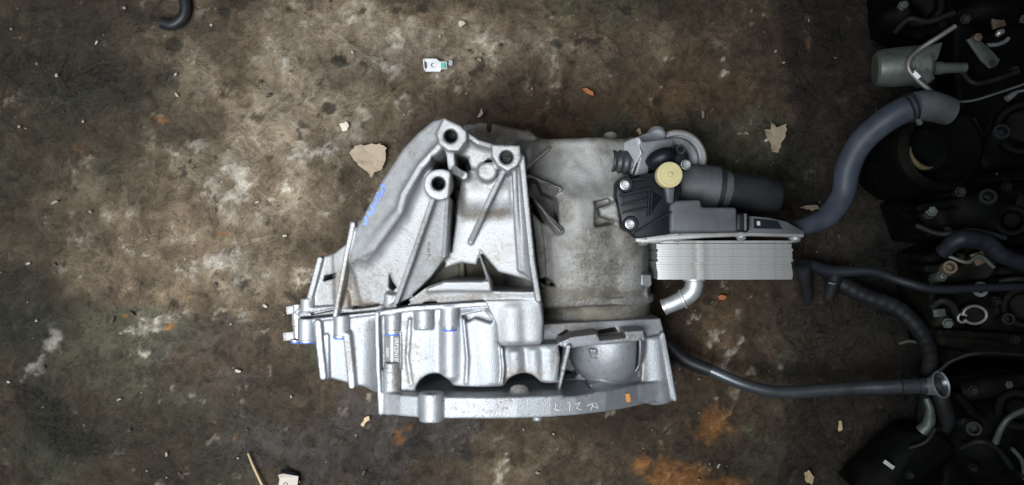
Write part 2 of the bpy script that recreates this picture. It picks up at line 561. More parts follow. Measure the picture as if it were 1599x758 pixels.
    r1 = ramp(nt, n1.outputs[0], [(0.25, (0.7, 0.7, 0.7)), (0.5, (1, 1, 1)), (0.75, (1.28, 1.27, 1.25))])
    mx = N(nt, 'ShaderNodeMix', data_type='RGBA', blend_type='MULTIPLY')
    mx.inputs['Factor'].default_value = 1
    nt.links.new(a.outputs['Color'], mx.inputs[6])
    n3 = noise_node(nt, 48, 10, 0.72, 0.6, tc)
    r3 = ramp(nt, n3.outputs[0], [(0.28, (0.42, 0.40, 0.37)), (0.46, (0.9, 0.89, 0.86)), (0.56, (1.1, 1.1, 1.1)), (0.72, (1.5, 1.48, 1.45))])
    mx0 = N(nt, 'ShaderNodeMix', data_type='RGBA', blend_type='MULTIPLY')
    mx0.inputs['Factor'].default_value = 1
    nt.links.new(r1.outputs[0], mx0.inputs[6])
    nt.links.new(r3.outputs[0], mx0.inputs[7])
    nt.links.new(mx0.outputs[2], mx.inputs[7])
    grit = ramp(nt, n2.outputs[0], [(0.665, (0, 0, 0)), (0.73, (0.55, 0.55, 0.55))])
    c2 = mixc(nt, grit.outputs[0], mx.outputs[2], (0.20, 0.175, 0.14))
    pit = ramp(nt, n2.outputs[0], [(0.27, (0.7, 0.7, 0.7)), (0.34, (0, 0, 0))])
    c3 = mixc(nt, pit.outputs[0], c2, (0.02, 0.017, 0.013))
    nt.links.new(c3, b.inputs['Base Color'])
    mr = N(nt, 'ShaderNodeMapRange')
    mr.inputs[3].default_value = 0.85
    mr.inputs[4].default_value = 0.42
    nt.links.new(ao.outputs['Fac'], mr.inputs[0])
    nt.links.new(mr.outputs[0], b.inputs['Roughness'])
    b.inputs['Specular IOR Level'].default_value = 0.3
    ad = N(nt, 'ShaderNodeMath', operation='ADD')
    nt.links.new(n1.outputs[0], ad.inputs[0])
    nt.links.new(n2.outputs[0], ad.inputs[1])
    ad2 = N(nt, 'ShaderNodeMath', operation='MULTIPLY_ADD')
    ad2.inputs[1].default_value = 2.0
    nt.links.new(n3.outputs[0], ad2.inputs[0])
    nt.links.new(ad.outputs[0], ad2.inputs[2])
    # dried layers that have flaked off, leaving a small step
    n5 = noise_node(nt, 17, 12, 0.68, 0.8, tc)
    st = ramp(nt, n5.outputs[0], [(0.470, (0, 0, 0)), (0.482, (.6, .6, .6)), (0.555, (.6, .6, .6)), (0.567, (1.0, 1.0, 1.0))])
    ad3 = N(nt, 'ShaderNodeMath', operation='MULTIPLY_ADD')
    ad3.inputs[1].default_value = 0.9
    nt.links.new(st.outputs[0], ad3.inputs[0])
    nt.links.new(ad2.outputs[0], ad3.inputs[2])
    ad = ad3
    tn = ramp(nt, n5.outputs[0], [(0.470, (.84, .82, .80)), (0.482, (1, 1, 1)), (0.556, (1, 1, 1)), (0.568, (1.14, 1.13, 1.11))])
    mx9 = N(nt, 'ShaderNodeMix', data_type='RGBA', blend_type='MULTIPLY')
    mx9.inputs['Factor'].default_value = 1
    nt.links.new(c3, mx9.inputs[6])
    nt.links.new(tn.outputs[0], mx9.inputs[7])
    # thin pale scratches and hairline cracks
    n6 = noise_node(nt, 26, 6, 0.6, 1.2, tc)
    ln = ramp(nt, n6.outputs[0], [(0.494, (0, 0, 0)), (0.499, (.5, .5, .5)), (0.501, (.5, .5, .5)), (0.506, (0, 0, 0))])
    ml = N(nt, 'ShaderNodeMath', operation='MULTIPLY')
    nt.links.new(ln.outputs[0], ml.inputs[0])
    nt.links.new(n3.outputs[0], ml.inputs[1])
    c9 = mixc(nt, ml.outputs[0], mx9.outputs[2], (0.02, 0.017, 0.013))
    nt.links.new(c9, b.inputs['Base Color'])
    bp = N(nt, 'ShaderNodeBump')
    bp.inputs['Strength'].default_value = 0.8
    bp.inputs['Distance'].default_value = 0.0035
    nt.links.new(ad.outputs[0], bp.inputs['Height'])
    nt.links.new(bp.outputs[0], b.inputs['Normal'])
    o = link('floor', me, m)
    o['kind'] = 'structure'
    o['label'] = 'stained concrete floor under oil, dirt and lime crust'
    return o


def set_quads(me, q):
    n = len(q)
    me.loops.add(4 * n)
    me.loops.foreach_set('vertex_index', q.astype(np.int32).ravel())
    me.polygons.add(n)
    me.polygons.foreach_set('loop_start', np.arange(0, 4 * n, 4, dtype=np.int32))
    me.polygons.foreach_set('loop_total', np.full(n, 4, dtype=np.int32))
    me.update(calc_edges=True)
    me.polygons.foreach_set('use_smooth', np.ones(n, dtype=bool))


build_floor()


# ------------------------------------------------------------------ castings: solids blended as distance fields, then meshed
def poly_sdf(x, y, P):
    d = np.full(x.shape, 1e9, np.float32)
    s = np.ones(x.shape, np.float32)
    n = len(P)
    for i in range(n):
        a = P[i]
        b = P[i - 1]
        e = b - a
        wx = x - a[0]
        wy = y - a[1]
        t = np.clip((wx * e[0] + wy * e[1]) / (e @ e + 1e-12), 0, 1)
        bx = wx - e[0] * t
        by = wy - e[1] * t
        d = np.minimum(d, bx * bx + by * by)
        c1 = y >= a[1]
        c2 = y < b[1]
        c3 = e[0] * wy > e[1] * wx
        flip = (c1 & c2 & c3) | (~c1 & ~c2 & ~c3)
        s = np.where(flip, -s, s)
    return s * np.sqrt(d)


def isect(a, b, r):
    a = a + r
    b = b + r
    return np.minimum(np.maximum(a, b), 0) + np.sqrt(np.maximum(a, 0) ** 2 + np.maximum(b, 0) ** 2) - r


class Cast:
    def __init__(s, lo, hi, h):
        s.lo = np.array(lo, float)
        s.h = h
        s.n = np.ceil((np.array(hi) - s.lo) / h).astype(int) + 1
        s.ax = [(s.lo[i] + h * np.arange(s.n[i])).astype(np.float32) for i in range(3)]
        s.f = np.full(s.n, 0.05, np.float32)

    def _box(s, lo, hi, pad):
        a = np.clip(np.floor((np.array(lo) - pad - s.lo) / s.h).astype(int), 0, s.n)
        b = np.clip(np.ceil((np.array(hi) + pad - s.lo) / s.h).astype(int) + 1, 0, s.n)
        sl = tuple(slice(a[i], b[i]) for i in range(3))
        return sl, s.ax[0][sl[0]][:, None, None], s.ax[1][sl[1]][None, :, None], s.ax[2][sl[2]][None, None, :]

    def put(s, d, sl, k, sub):
        if d.size == 0:
            return
        a = s.f[sl]
        if sub:
            d = -d
            h = np.clip(0.5 - 0.5 * (a - d) / k, 0, 1)
            # smooth max
            s.f[sl] = a + (d - a) * h + k * h * (1 - h)
        else:
            h = np.clip(0.5 + 0.5 * (d - a) / k, 0, 1)
            s.f[sl] = d + (a - d) * h - k * h * (1 - h)

    def prism(s, pts, zb, r=0.003, k=0.006, draft=0.0, sub=False):
        """pts: (px, py, z) of the top outline; the top is the plane through them"""
        w = np.array([W(*p) for p in pts])
        A = np.c_[w[:, 0], w[:, 1], np.ones(len(w))]
        if np.ptp(w[:, 2]) < 1e-6:
            pl = np.array([0, 0, w[0, 2]])
        else:
            pl = np.linalg.lstsq(A, w[:, 2], rcond=None)[0]
        if sub:
            pl = pl + np.array([0, 0, 0.08])      # a cutter runs out above the surface it opens
        lo = np.r_[w[:, :2].min(0), zb]
        hi = np.r_[w[:, :2].max(0), w[:, 2].max() + (0.09 if sub else 0.01)]
        ex = draft * (hi[2] - zb)
        lo[:2] -= ex
        hi[:2] += ex
        sl, X, Y, Z = s._box(lo, hi, k + 0.008)
        d2 = poly_sdf(X + 0 * Y, Y + 0 * X, w[:, :2].astype(np.float32))
        zt = pl[0] * X + pl[1] * Y + pl[2]
        cn = 1 / math.sqrt(1 + pl[0] ** 2 + pl[1] ** 2)
        dt = (Z - zt) * cn
        if draft:
            d2 = d2 - draft * np.clip(zt - Z, 0, 1)
        d = isect(d2 + 0 * Z, dt, r)
        d = np.maximum(d, zb - Z)
        s.put(d.astype(np.float32), sl, k, sub)

    def rib(s, p1, p2, w, depth, r=0.0010, k=0.0028, sub=False, w2=None):
        a = W(*p1)
        b = W(*p2)
        w2 = w if w2 is None else w2
        lo = np.minimum(a, b) - [w, w, depth]
        hi = np.maximum(a, b) + [w, w, 0]
        sl, X, Y, Z = s._box(lo, hi, k + 0.008)
        e = (b - a)[:2]
        t = np.clip(((X - a[0]) * e[0] + (Y - a[1]) * e[1]) / (e @ e), 0, 1)
        dx = X - a[0] - e[0] * t
        dy = Y - a[1] - e[1] * t
        d2 = np.sqrt(dx * dx + dy * dy) - (w + (w2 - w) * t) / 2
        zt = a[2] + (b[2] - a[2]) * t
        d = isect(d2 + 0 * Z, (Z - zt), r)
        d = np.maximum(d, zt - depth - Z)
        s.put(d.astype(np.float32), sl, k, sub)

    def ribs(s, pts, w, depth, r=0.0010, k=0.0028):
        P = [W(*q) for q in pts]
        A = np.array(P)
        sl, X, Y, Z = s._box(A.min(0) - [w, w, depth], A.max(0) + [w, w, 0], k + 0.008)
        best = None
        for a, b in zip(P[:-1], P[1:]):
            e = (b - a)[:2]
            t = np.clip(((X - a[0]) * e[0] + (Y - a[1]) * e[1]) / (e @ e), 0, 1)
            dx = X - a[0] - e[0] * t
            dy = Y - a[1] - e[1] * t
            d = np.sqrt(dx * dx + dy * dy)
            z = a[2] + (b[2] - a[2]) * t
            if best is None:
                best, zt = d, z
            else:
                zt = np.where(d < best, z, zt)
                best = np.minimum(best, d)
        d = isect(best - w / 2 + 0 * Z, Z - zt, r)
        d = np.maximum(d, zt - depth - Z)
        s.put(d.astype(np.float32), sl, k, False)

    def cyl(s, p1, p2, r1, r2=None, rnd=0.002, k=0.005, sub=False, world=False):
        a = np.array(p1, float) if world else W(*p1)
        b = np.array(p2, float) if world else W(*p2)
        r2 = r1 if r2 is None else r2
        m = max(r1, r2)
        sl, X, Y, Z = s._box(np.minimum(a, b) - m, np.maximum(a, b) + m, k + 0.006)
        L = np.linalg.norm(b - a)
        u = (b - a) / L
        x = X - a[0]
        y = Y - a[1]
        z = Z - a[2]
        h = x * u[0] + y * u[1] + z * u[2]
        q = np.sqrt(np.maximum(x * x + y * y + z * z - h * h, 0))
        rr = r1 + (r2 - r1) * np.clip(h / L, 0, 1)
        d = isect(q - rr, np.abs(h - L / 2) - L / 2, rnd)
        s.put(d.astype(np.float32), sl, k, sub)

    def ell(s, c, rx, ry, rz, k=0.008, sub=False):
        c = W(*c)
        rr = np.array([rx, ry, rz])
        sl, X, Y, Z = s._box(c - rr, c + rr, k + 0.006)
        p = np.sqrt(((X - c[0]) / rx) ** 2 + ((Y - c[1]) / ry) ** 2 + ((Z - c[2]) / rz) ** 2)
        s.put(((p - 1) * rr.min()).astype(np.float32), sl, k, sub)

    def slab_y(s, prof, y0, y1, r=0.002, k=0.005, sub=False):
        """prof: (x, z) outline in metres, extruded from y0 to y1"""
        P = np.array(prof, np.float32)
        lo = np.array([P[:, 0].min(), min(y0, y1), P[:, 1].min()])
        hi = np.array([P[:, 0].max(), max(y0, y1), P[:, 1].max()])
        sl, X, Y, Z = s._box(lo, hi, k + 0.006)
        d2 = poly_sdf(X + 0 * Z, Z + 0 * X, P)
        d = isect(d2 + 0 * Y, np.abs(Y - (y0 + y1) / 2) - abs(y1 - y0) / 2, r)
        s.put(d.astype(np.float32), sl, k, sub)

    def mesh(s, name, rough=0.0):
        f = s.f
        f[0] = f[-1] = 0.01
        f[:, 0] = f[:, -1] = 0.01
        f[:, :, 0] = f[:, :, -1] = 0.01
        ins = f < 0
        nx, ny, nz = (s.n - 1)
        cnt = np.zeros((nx, ny, nz), np.int8)
        for i in (0, 1):
            for j in (0, 1):
                for k in (0, 1):
                    cnt += ins[i:i + nx, j:j + ny, k:k + nz]
        act = np.argwhere((cnt > 0) & (cnt < 8))
        idm = np.full((nx, ny, nz), -1, np.int32)
        idm[tuple(act.T)] = np.arange(len(act))
        acc = np.zeros((len(act), 3))
        num = np.zeros(len(act))
        cs = [(i, j, k) for i in (0, 1) for j in (0, 1) for k in (0, 1)]
        for a in cs:
            for ax in range(3):
                if a[ax]:
                    continue
                b = list(a)
                b[ax] = 1
                fa = f[act[:, 0] + a[0], act[:, 1] + a[1], act[:, 2] + a[2]].astype(float)
                fb = f[act[:, 0] + b[0], act[:, 1] + b[1], act[:, 2] + b[2]].astype(float)
                cr = (fa < 0) != (fb < 0)
                t = np.where(cr, fa / np.where(cr, fa - fb, 1), 0)
                p = np.array(a, float)[None, :] + 0 * acc
                p[:, ax] += t
                acc += p * cr[:, None]
                num += cr
        v = (act + acc / num[:, None]) * s.h + s.lo
        quads = []
        for ax in range(3):
            o1, o2 = [(1, 2), (2, 0), (0, 1)][ax]
            sl0 = [slice(1, -1)] * 3
            sl0[ax] = slice(0, -1)
            sl1 = [slice(1, -1)] * 3
            sl1[ax] = slice(1, None)
            A = ins[tuple(sl0)]
            B = ins[tuple(sl1)]
            e = np.argwhere(A != B)
            st = A[tuple(e.T)]
            e = e + 1
            e[:, ax] -= 1

            def cell(d1, d2):
                c = e.copy()
                c[:, o1] += d1
                c[:, o2] += d2
                return idm[tuple(c.T)]
            q = np.stack([cell(-1, -1), cell(0, -1), cell(0, 0), cell(-1, 0)], -1)
            q[~st] = q[~st][:, ::-1]
            quads.append(q)
        q = np.concatenate(quads)
        me = bpy.data.meshes.new(name)
        me.vertices.add(len(v))
        me.vertices.foreach_set('co', v.astype(np.float32).ravel())
        set_quads(me, q)
        return me


def grime(me, blobs, base=0.0, seed=200):
    """where oil and earth have stuck to a casting: blotches given by their place, broken up by noise"""
    n = len(me.vertices)
    co = np.empty(n * 3, np.float32)
    me.vertices.foreach_get('co', co)
    co = co.reshape(-1, 3)
    x = co[:, 0].astype(float)
    y = co[:, 1].astype(float)
    z = co[:, 2].astype(float)
    v = base + (fbm2(x + z * .7, y + z * .5, 22, seed, 6, .62) - .5) * 0.9
    for (bx, by, bz, rx, ry, amt) in blobs:
        c = W(bx, by, bz)
        v = v + amt * np.exp(-(((x - c[0]) * 1250 / rx) ** 2 + ((y - c[1]) * 1250 / ry) ** 2))
    at = me.attributes.new('grime', 'FLOAT', 'POINT')
    at.data.foreach_set('value', np.clip(v, 0, 1.2).astype(np.float32))


def bvh(me):
    n = len(me.vertices)
    co = np.empty(n * 3, np.float32)
    me.vertices.foreach_get('co', co)
    m = len(me.polygons)
    ix = np.empty(m * 4, np.int32)
    me.loops.foreach_get('vertex_index', ix)
    return BVHTree.FromPolygons(co.reshape(-1, 3).tolist(), ix.reshape(-1, 4).tolist())


def onto(trees, px, py, lift=0.0006):
    """the point of a casting that is seen at a place in the photograph, a little proud of it"""
    o = Vector((0, 0, H))
    d = (Vector(W(px, py, 0)) - o).normalized()
    best = None
    for t in trees:
        p, n, i, dist = t.ray_cast(o, d)
        if p is not None and (best is None or dist < best[2]):
            best = (p, n, dist)
    if best is None:
        return None
    return best[0] + best[1] * lift


HV = 0.00125
# ---- gear case
gc = Cast((-0.31, -0.15, 0.0), (0.06, 0.165, 0.2), 0.0025)
gc.prism([(578, 375, .13), (690, 268, .13), (800, 262, .13), (834, 330, .13), (834, 464, .13), (640, 470, .13), (505, 474, .13), (510, 430, .13)], 0.0, r=.01)
gc.cyl((700, 300, .085), (700, 462, .085), .075, rnd=.01, k=.02)
gc.ribs([(720, 380, .165), (722, 460, .165)], .008, .05)
me_core = gc.mesh('gear_core')
g = Cast((-0.31, -0.15, 0.0), (0.06, 0.165, 0.35), HV)
# big inclined panel on the left with its ridge
g.prism([(693, 186, .325), (676, 189, .322), (654, 206, .313), (628, 232, .303), (595, 283, .282), (566, 338, .262), (546, 372, .248),
         (548, 410, .238), (585, 392, .262), (626, 328, .292), (657, 262, .316), (686, 236, .327)], .06, r=.004, k=.007, draft=.03)
g.ribs([(684, 230, .332), (656, 260, .322), (630, 304, .304), (623, 330, .294), (598, 362, .272), (570, 402, .248)], .0085, .05, r=.003, k=.008)
# pocket beside the ridge
g.prism([(662, 255, .285), (692, 300, .280), (660, 400, .254), (612, 478, .226), (565, 476, .212), (545, 400, .232), (600, 350, .262), (632, 300, .280)], .06, r=.004, k=.014)
# stepped feet at the lower left
g.prism([(546, 346, .238), (562, 344, .246), (580, 400, .238), (585, 478, .212), (522, 484, .205), (519, 398, .215), (541, 381, .226)], .05, r=.003)
g.prism([(497, 402, .200), (522, 396, .205), (526, 484, .196), (480, 486, .186), (478, 464, .187), (489, 434, .193)], .04, r=.003)
g.ribs([(551, 350, .256), (540, 400, .246), (523, 493, .232)], .0058, .03)
g.rib((499, 405, .21), (483, 466, .198), .007, .03)
g.prism([(503, 440, .2), (506, 431, .2), (528, 426, .2), (526, 434, .2)], .15, r=.001, k=.002, sub=True)
g.cyl((541, 455, .210), (540, 484, .210), .0056, k=.004)
g.cyl((480, 466, .192), (480, 489, .192), .0088, k=.003)
g.rib((466, 488, .196), (525, 484, .206), .010, .05)
# three machined mounting bosses
Z1 = .335
g.prism([(693, 184, Z1), (719, 196, Z1), (729, 206, Z1), (729, 219, Z1), (716, 236, Z1), (698, 235, Z1), (685, 223, Z1), (681, 208, Z1)], .20, r=.0015, k=.004)
g.cyl((687, 288, Z1 - .002), (687, 288, .20), .0178, rnd=.0015, k=.005)
g.prism([(768, 226, Z1), (812, 227, Z1), (814, 247, Z1), (808, 259, Z1), (793, 268, Z1), (777, 258, Z1), (768, 243, Z1)], .20, r=.0015, k=.004)
# web, strip and links between the bosses
g.ribs([(726, 208, .327), (746, 222, .322), (770, 229, .330)], .0055, .07)
g.prism([(724, 212, .300), (768, 230, .302), (772, 265, .292), (735, 264, .290), (722, 240, .294)], .15, k=.006)
g.cyl((761, 268, .302), (761, 268, .2), .0115, rnd=.004, k=.005)
g.ribs([(702, 234, .326), (705, 262, .318), (724, 274, .304)], .010, .08)
# web between the two ribs of the middle boss, and the ribs
g.prism([(673, 310, .306), (699, 310, .306), (697, 400, .268), (672, 434, .252), (640, 466, .238), (612, 480, .232), (640, 420, .256)], .17, r=.002, k=.004)
g.ribs([(677, 306, .328), (640, 412, .280), (617, 476, .250), (606, 484, .238)], .0060, .07)
g.ribs([(699, 310, .326), (693, 400, .280)], .0052, .07)
# right hand panel
g.prism([(716, 268, .278), (812, 262, .284), (836, 440, .258), (822, 437, .258), (777, 425, .256), (750, 392, .258), (744, 414, .252), (720, 411, .252), (694, 419, .248), (697, 400, .252), (706, 350, .262)],
        .205, r=.003, k=.005)
g.cyl((724, 302, .256), (806, 300, .262), .028, rnd=.01, k=.012)
g.ribs([(788, 264, .332), (758, 325, .304), (735, 378, .266)], .0058, .06)
g.ribs([(815, 246, .332), (822, 320, .316), (831, 410, .296), (841, 468, .282)], .0064, .13)
g.ribs([(803, 262, .318), (806, 330, .296), (812, 420, .266)], .0050, .05)
g.prism([(806, 258, .305), (816, 250, .318), (838, 440, .275), (814, 425, .266)], .2, r=.002, k=.006)
# split flange
g.prism([(466, 490, .200), (524, 484, .212), (587, 478, .228), (614, 474, .235), (612, 481, .235), (587, 484.5, .228), (524, 490, .212), (466, 495.5, .200)], .06, r=.001, k=.003)
g.prism([(612, 481, .258), (645, 464, .268), (663, 450, .275), (693, 439, .278), (767, 438, .278), (769, 455, .278), (842, 456, .276), (842, 467, .276), (768, 468.4, .276), (645, 476, .265)],
        .08, r=.0015, k=.003)
g.prism([(666, 451, .288), (694, 440, .288), (766, 439, .288), (768, 456, .285), (700, 455, .285), (668, 457, .285)], .2, r=.0025, k=.004)
g.prism([(757, 470, .276), (843, 468, .276), (847, 503, .270), (843, 536.5, .268), (786, 539, .268), (779, 534, .268), (775, 507, .272)], .08, r=.0015, k=.003)
g.cyl((800, 474, .262), (802, 534, .258), .017, rnd=.006, k=.010)
g.cyl((829, 470, .262), (833, 534, .258), .013, rnd=.006, k=.008)
g.rib((764, 440, .282), (749, 394, .256), .0048, .05)
g.cyl((611, 458, .236), (609, 480, .232), .0085, k=.004)
# openings through to the deep body
g.prism([(676, 247, .315), (696, 246, .315), (698, 264, .315), (676, 266, .315)], .10, r=.001, k=.004, sub=True)
g.prism([(712, 244, .315), (729, 243, .315), (731, 258, .315), (721, 264, .315), (714, 258, .315)], .10, r=.001, k=.004, sub=True)
g.prism([(709, 276, .29), (719, 280, .29), (713, 312, .29), (709, 345, .29), (701, 395, .29), (699, 395, .29), (704, 330, .29)], .10, r=.001, k=.003, sub=True)
g.prism([(753, 251, .315), (762, 245, .315), (768, 247, .315), (768, 250, .315), (758, 252, .315)], .25, r=.001, k=.002, sub=True)
g.prism([(643, 462, .262), (672, 436, .262), (694, 423, .262), (720, 414, .262), (745, 417, .262), (754, 437, .262), (692, 437, .262), (662, 449, .262)], .10, r=.001, k=.003, sub=True)
g.prism([(750, 396, .262), (778, 428, .262), (822, 440, .262), (826, 443, .262), (820, 452, .262), (771, 452, .262), (766, 435, .262)], .10, r=.001, k=.003, sub=True)
g.prism([(608, 428, .235), (612, 440, .235), (618, 449, .235), (612, 455, .235), (606, 450, .235)], .10, r=.001, k=.003, sub=True)
g.prism([(618, 477, .25), (640, 467, .25), (643, 472, .25), (628, 478.5, .25)], .10, r=.001, k=.003, sub=True)
g.prism([(660, 475, .25), (666, 470, .25), (682, 468, .25), (686, 474, .25)], .24, r=.001, k=.002, sub=True)
g.prism([(484, 489, .203), (526, 480, .203), (526, 484, .203), (486, 493, .203)], .19, r=.0005, k=.001, sub=True)
g.prism([(548, 480, .222), (592, 474, .222), (592, 478, .222), (548, 484, .222)], .19, r=.0005, k=.001, sub=True)
for (x, y) in ((704, 213), (685, 287), (791, 246)):
    g.cyl((x, y, .30), (x, y, .36), .0076, rnd=.0005, k=.0025, sub=True)
    g.cyl((x, y, .22), (x, y, .31), .0066, rnd=.0005, k=.0015, sub=True)
me_case = g.mesh('gear_case')

# ---- bell housing
b = Cast((-0.32, -0.232, 0.0), (0.245, -0.055, 0.31), HV)
Y0, Y1 = -0.2105, -0.1845
# deep core
b.prism([(500, 500, .12), (840, 490, .12), (1030, 505, .12), (1030, 600, .12), (592, 610, .12), (505, 588, .12)], 0.0, r=.01)
# starter pocket bowl, cut off level with the tabs
b.ell((946, 531, .150), .054, .066, .078, k=.006)
b.prism([(860, 430, .238), (1030, 430, .238), (1030, 528, .238), (885, 534, .238), (860, 534, .238)], .125, r=.002, k=.004, sub=True)
# low left shoulder with its two ridges
b.prism([(490, 497, .196), (587, 487, .210), (592, 607, .200), (553, 602, .197), (510, 590, .194), (500, 588, .193), (492, 537, .195)], .03, r=.003)
b.ribs([(496, 505, .208), (499, 545, .208), (504, 589, .206)], .0085, .03, k=.004)
b.ribs([(510, 525, .202), (511, 589, .200)], .005, .03, k=.004)
b.ribs([(541, 525, .218), (545, 560, .214), (549, 603, .210)], .0085, .03, k=.005)
# main shell
b.prism([(589, 487, .240), (645, 479, .242), (768, 471.4, .242), (773, 507, .242), (776, 537, .242), (784, 542, .242), (845, 538.5, .240), (872, 537, .236), (875, 560, .234), (870, 598, .230),
         (842, 598, .234), (812, 600, .236), (786, 604, .240), (703, 602, .244), (660, 605, .242), (628, 617, .240), (598, 640, .238), (590, 600, .238)], .05, r=.005, k=.006)
b.cyl((742, 484, .184), (742, 600, .184), .064, rnd=.006, k=.012)
b.cyl((655, 500, .180), (655, 606, .180), .064, rnd=.006, k=.012)
b.cyl((704, 500, .2415), (704, 592, .2385), .0125, rnd=.006, k=.006)
b.cyl((766, 486, .236), (771, 598, .232), .012, rnd=.006, k=.010)
b.cyl((802, 543, .233), (806, 590, .228), .0125, rnd=.006, k=.004)
b.cyl((832, 543, .232), (836, 594, .228), .0095, rnd=.004, k=.004)
b.cyl((857, 541, .230), (858, 596, .226), .009, rnd=.004, k=.004)
# dark scoops and the trough behind the flange
b.ell((679, 614, .240), .024, .0245, .13, k=.003, sub=True)
b.ell((817, 612, .230), .025, .0245, .13, k=.003, sub=True)
b.prism([(640, 614, .238), (700, 602, .238), (790, 604, .238), (868, 601, .238), (905, 606, .238), (935, 614, .238), (640, 622, .238)], .06, r=.002, k=.003, sub=True)
b.prism([(722, 492, .238), (756, 485, .238), (770, 500, .238), (766, 504, .238), (742, 496, .238), (724, 506, .238)], .232, r=.001, k=.003, sub=True)
# seam bosses, their axes across the picture
for (x, ya, yb, z, r) in ((480, 497, 532, .193, .0125), (533, 492, 525, .209, .0100), (613, 487, 517, .246, .0095), (662, 481, 514, .244, .0120), (702, 477, 510, .248, .0115)):
    b.cyl((x, ya, z), (x, yb, z), r, rnd=.0015, k=.0025)
b.ribs([(592, 490, .256), (645, 482, .258), (768, 474.5, .258)], .006, .05)
b.ribs([(589, 489, .214), (492, 500, .202)], .004, .05)
# edge rib and boss at the left end of the flange
b.ribs([(588, 490, .258), (590, 570, .258), (594, 646, .256)], .0052, .14)
b.cyl((611, 577, .246), (611, 646, .248), .0112, rnd=.001, k=.002)
b.cyl((611, 566, .249), (611, 580, .249), .0090, rnd=.001, k=.002)
b.ribs([(724, 500, .2515), (730, 560, .2515), (728, 597, .249)], .003, .02, r=.001, k=.004)
b.ribs([(640, 500, .2475), (636, 560, .2475), (642, 600, .246)], .003, .02, r=.001, k=.004)
b.ribs([(783, 545, .252), (786, 575, .250), (784, 600, .246)], .0036, .03)
b.prism([(601, 520, .247), (627, 519, .247), (627, 577, .247), (601, 577, .247)], .2, r=.001, k=.002)
# flange: a plate on edge with a curved rim
rim = []
for (x, y) in ((592, 646), (600, 647), (625, 650.5), (660, 653.5), (700, 654.4), (760, 654.8), (807, 654.2), (860, 652), (900, 649), (946, 643.5), (975, 637.5), (996, 632.5), (1030, 628), (1056, 624)):
    z = H - (-Y0) * H / ((y - 379) * .001)
    rim.append(((x - 799.5) * .001 * (H - z) / H, z))
rim = [(rim[0][0], 0.0)] + rim + [(rim[-1][0] + .004, .12), (rim[-1][0] - .01, .05), (rim[-1][0] - .04, 0.0)]
b.slab_y(rim, Y0, Y1, r=.0025, k=.003)
b.slab_y([(-.12, 0), (-.12, .12), (-.08, .2), (0, .235), (.08, .2), (.12, .12), (.12, 0)], -.24, -.202, r=.002, k=.003, sub=True)
b.cyl((674, 613, .279), (674, 657, .279), .0150, rnd=.001, k=.003)
b.cyl((674, 607, .283), (674, 618, .283), .0050, rnd=.0005, k=.001, sub=True)
b.cyl((811, 606, .252), (811, 626, .262), .0115, rnd=.002, k=.004)
b.cyl((839, 650, .268), (839, 657, .268), .006, rnd=.001, k=.001)
# shelf and tabs
b.prism([(905, 600, .215), (931, 608, .232), (946, 642, .240), (998, 630, .198), (1002, 582, .165), (960, 595, .20)], .06, r=.002, k=.006)
b.prism([(842, 538, .205), (849, 506, .196), (1032, 498, .172), (1037, 523, .168), (1008, 531, .18), (880, 539, .20)], .05, r=.001, k=.002)
b.prism([(872, 535, .245), (889, 527, .246), (933, 522, .243), (938, 533, .24), (979, 528, .232), (975, 518, .23), (1004, 516, .222), (1008, 532, .22), (982, 534, .228), (938, 539, .238), (892, 544, .244), (874, 541, .246)], .15, r=.0015, k=.002)
b.prism([(872, 531, .238), (889, 521, .238), (893, 524, .238), (884, 529, .238)], .14, r=.0005, k=.001, sub=True)
b.prism([(941, 524, .238), (970, 519, .238), (974, 526, .238), (942, 530, .238)], .14, r=.0005, k=.001, sub=True)
b.rib((888, 542, .252), (881, 575, .244), .0055, .10)
b.rib((881, 575, .244), (874, 606, .236), .0055, .10, w2=.004)
b.prism([(888, 560, .238), (893, 550, .238), (896, 570, .238), (905, 592, .238), (925, 610, .238), (900, 612, .238), (878, 612, .238), (882, 590, .238)], .16, r=.002, k=.004, sub=True)
b.rib((924, 548, .226), (926, 556, .222), .004, .02)
b.rib((930, 548, .226), (931, 556, .222), .004, .02)
b.prism([(1006, 530, .186), (1036, 523, .180), (1056, 622, .178), (1020, 631, .182), (998, 631, .188), (1002, 585, .186)], .04, r=.002, k=.003)
b.cyl((1020, 528, .171), (1030, 628, .170), .014, rnd=.002, k=.008)
b.rib((1035, 523, .184), (1054, 624, .182), .0060, .06)
b.prism([(1000, 540, .238), (1005, 532, .238), (1006, 580, .238), (1000, 590, .238)], .10, r=.001, k=.003, sub=True)
me_bell = b.mesh('bell_housing')

# ---- rear clutch housing, dull and dirty
c = Cast((-0.09, -0.11, 0.0), (0.21, 0.19, 0.26), HV)
c.cyl((905, 228, .100), (905, 461, .100), .098, rnd=.010, k=.01)
c.cyl((905, 459, .100), (905, 468, .100), .103, rnd=.001, k=.003)
c.cyl((925, 466, .090), (925, 512, .090), .082, rnd=.002, k=.003)
c.cyl((885, 300, .120), (885, 468, .118), .090, rnd=.02, k=.02)
c.prism([(723, 196, .125), (749, 190, .125), (761, 192, .125), (764, 205, .125), (768, 192, .125), (792, 200, .125), (825, 206, .125), (838, 215, .125), (848, 219, .13), (871, 229, .135),
         (914, 226, .135), (917, 233, .135), (943, 241, .13), (962, 246, .13), (965, 330, .13), (840, 360, .13), (730, 300, .13)], .03, r=.003, k=.008)
c.prism([(848, 220, .16), (871, 230, .17), (914, 227, .17), (917, 235, .168), (940, 244, .16), (950, 300, .17), (870, 310, .18), (850, 260, .17)], .03, r=.004, k=.012)
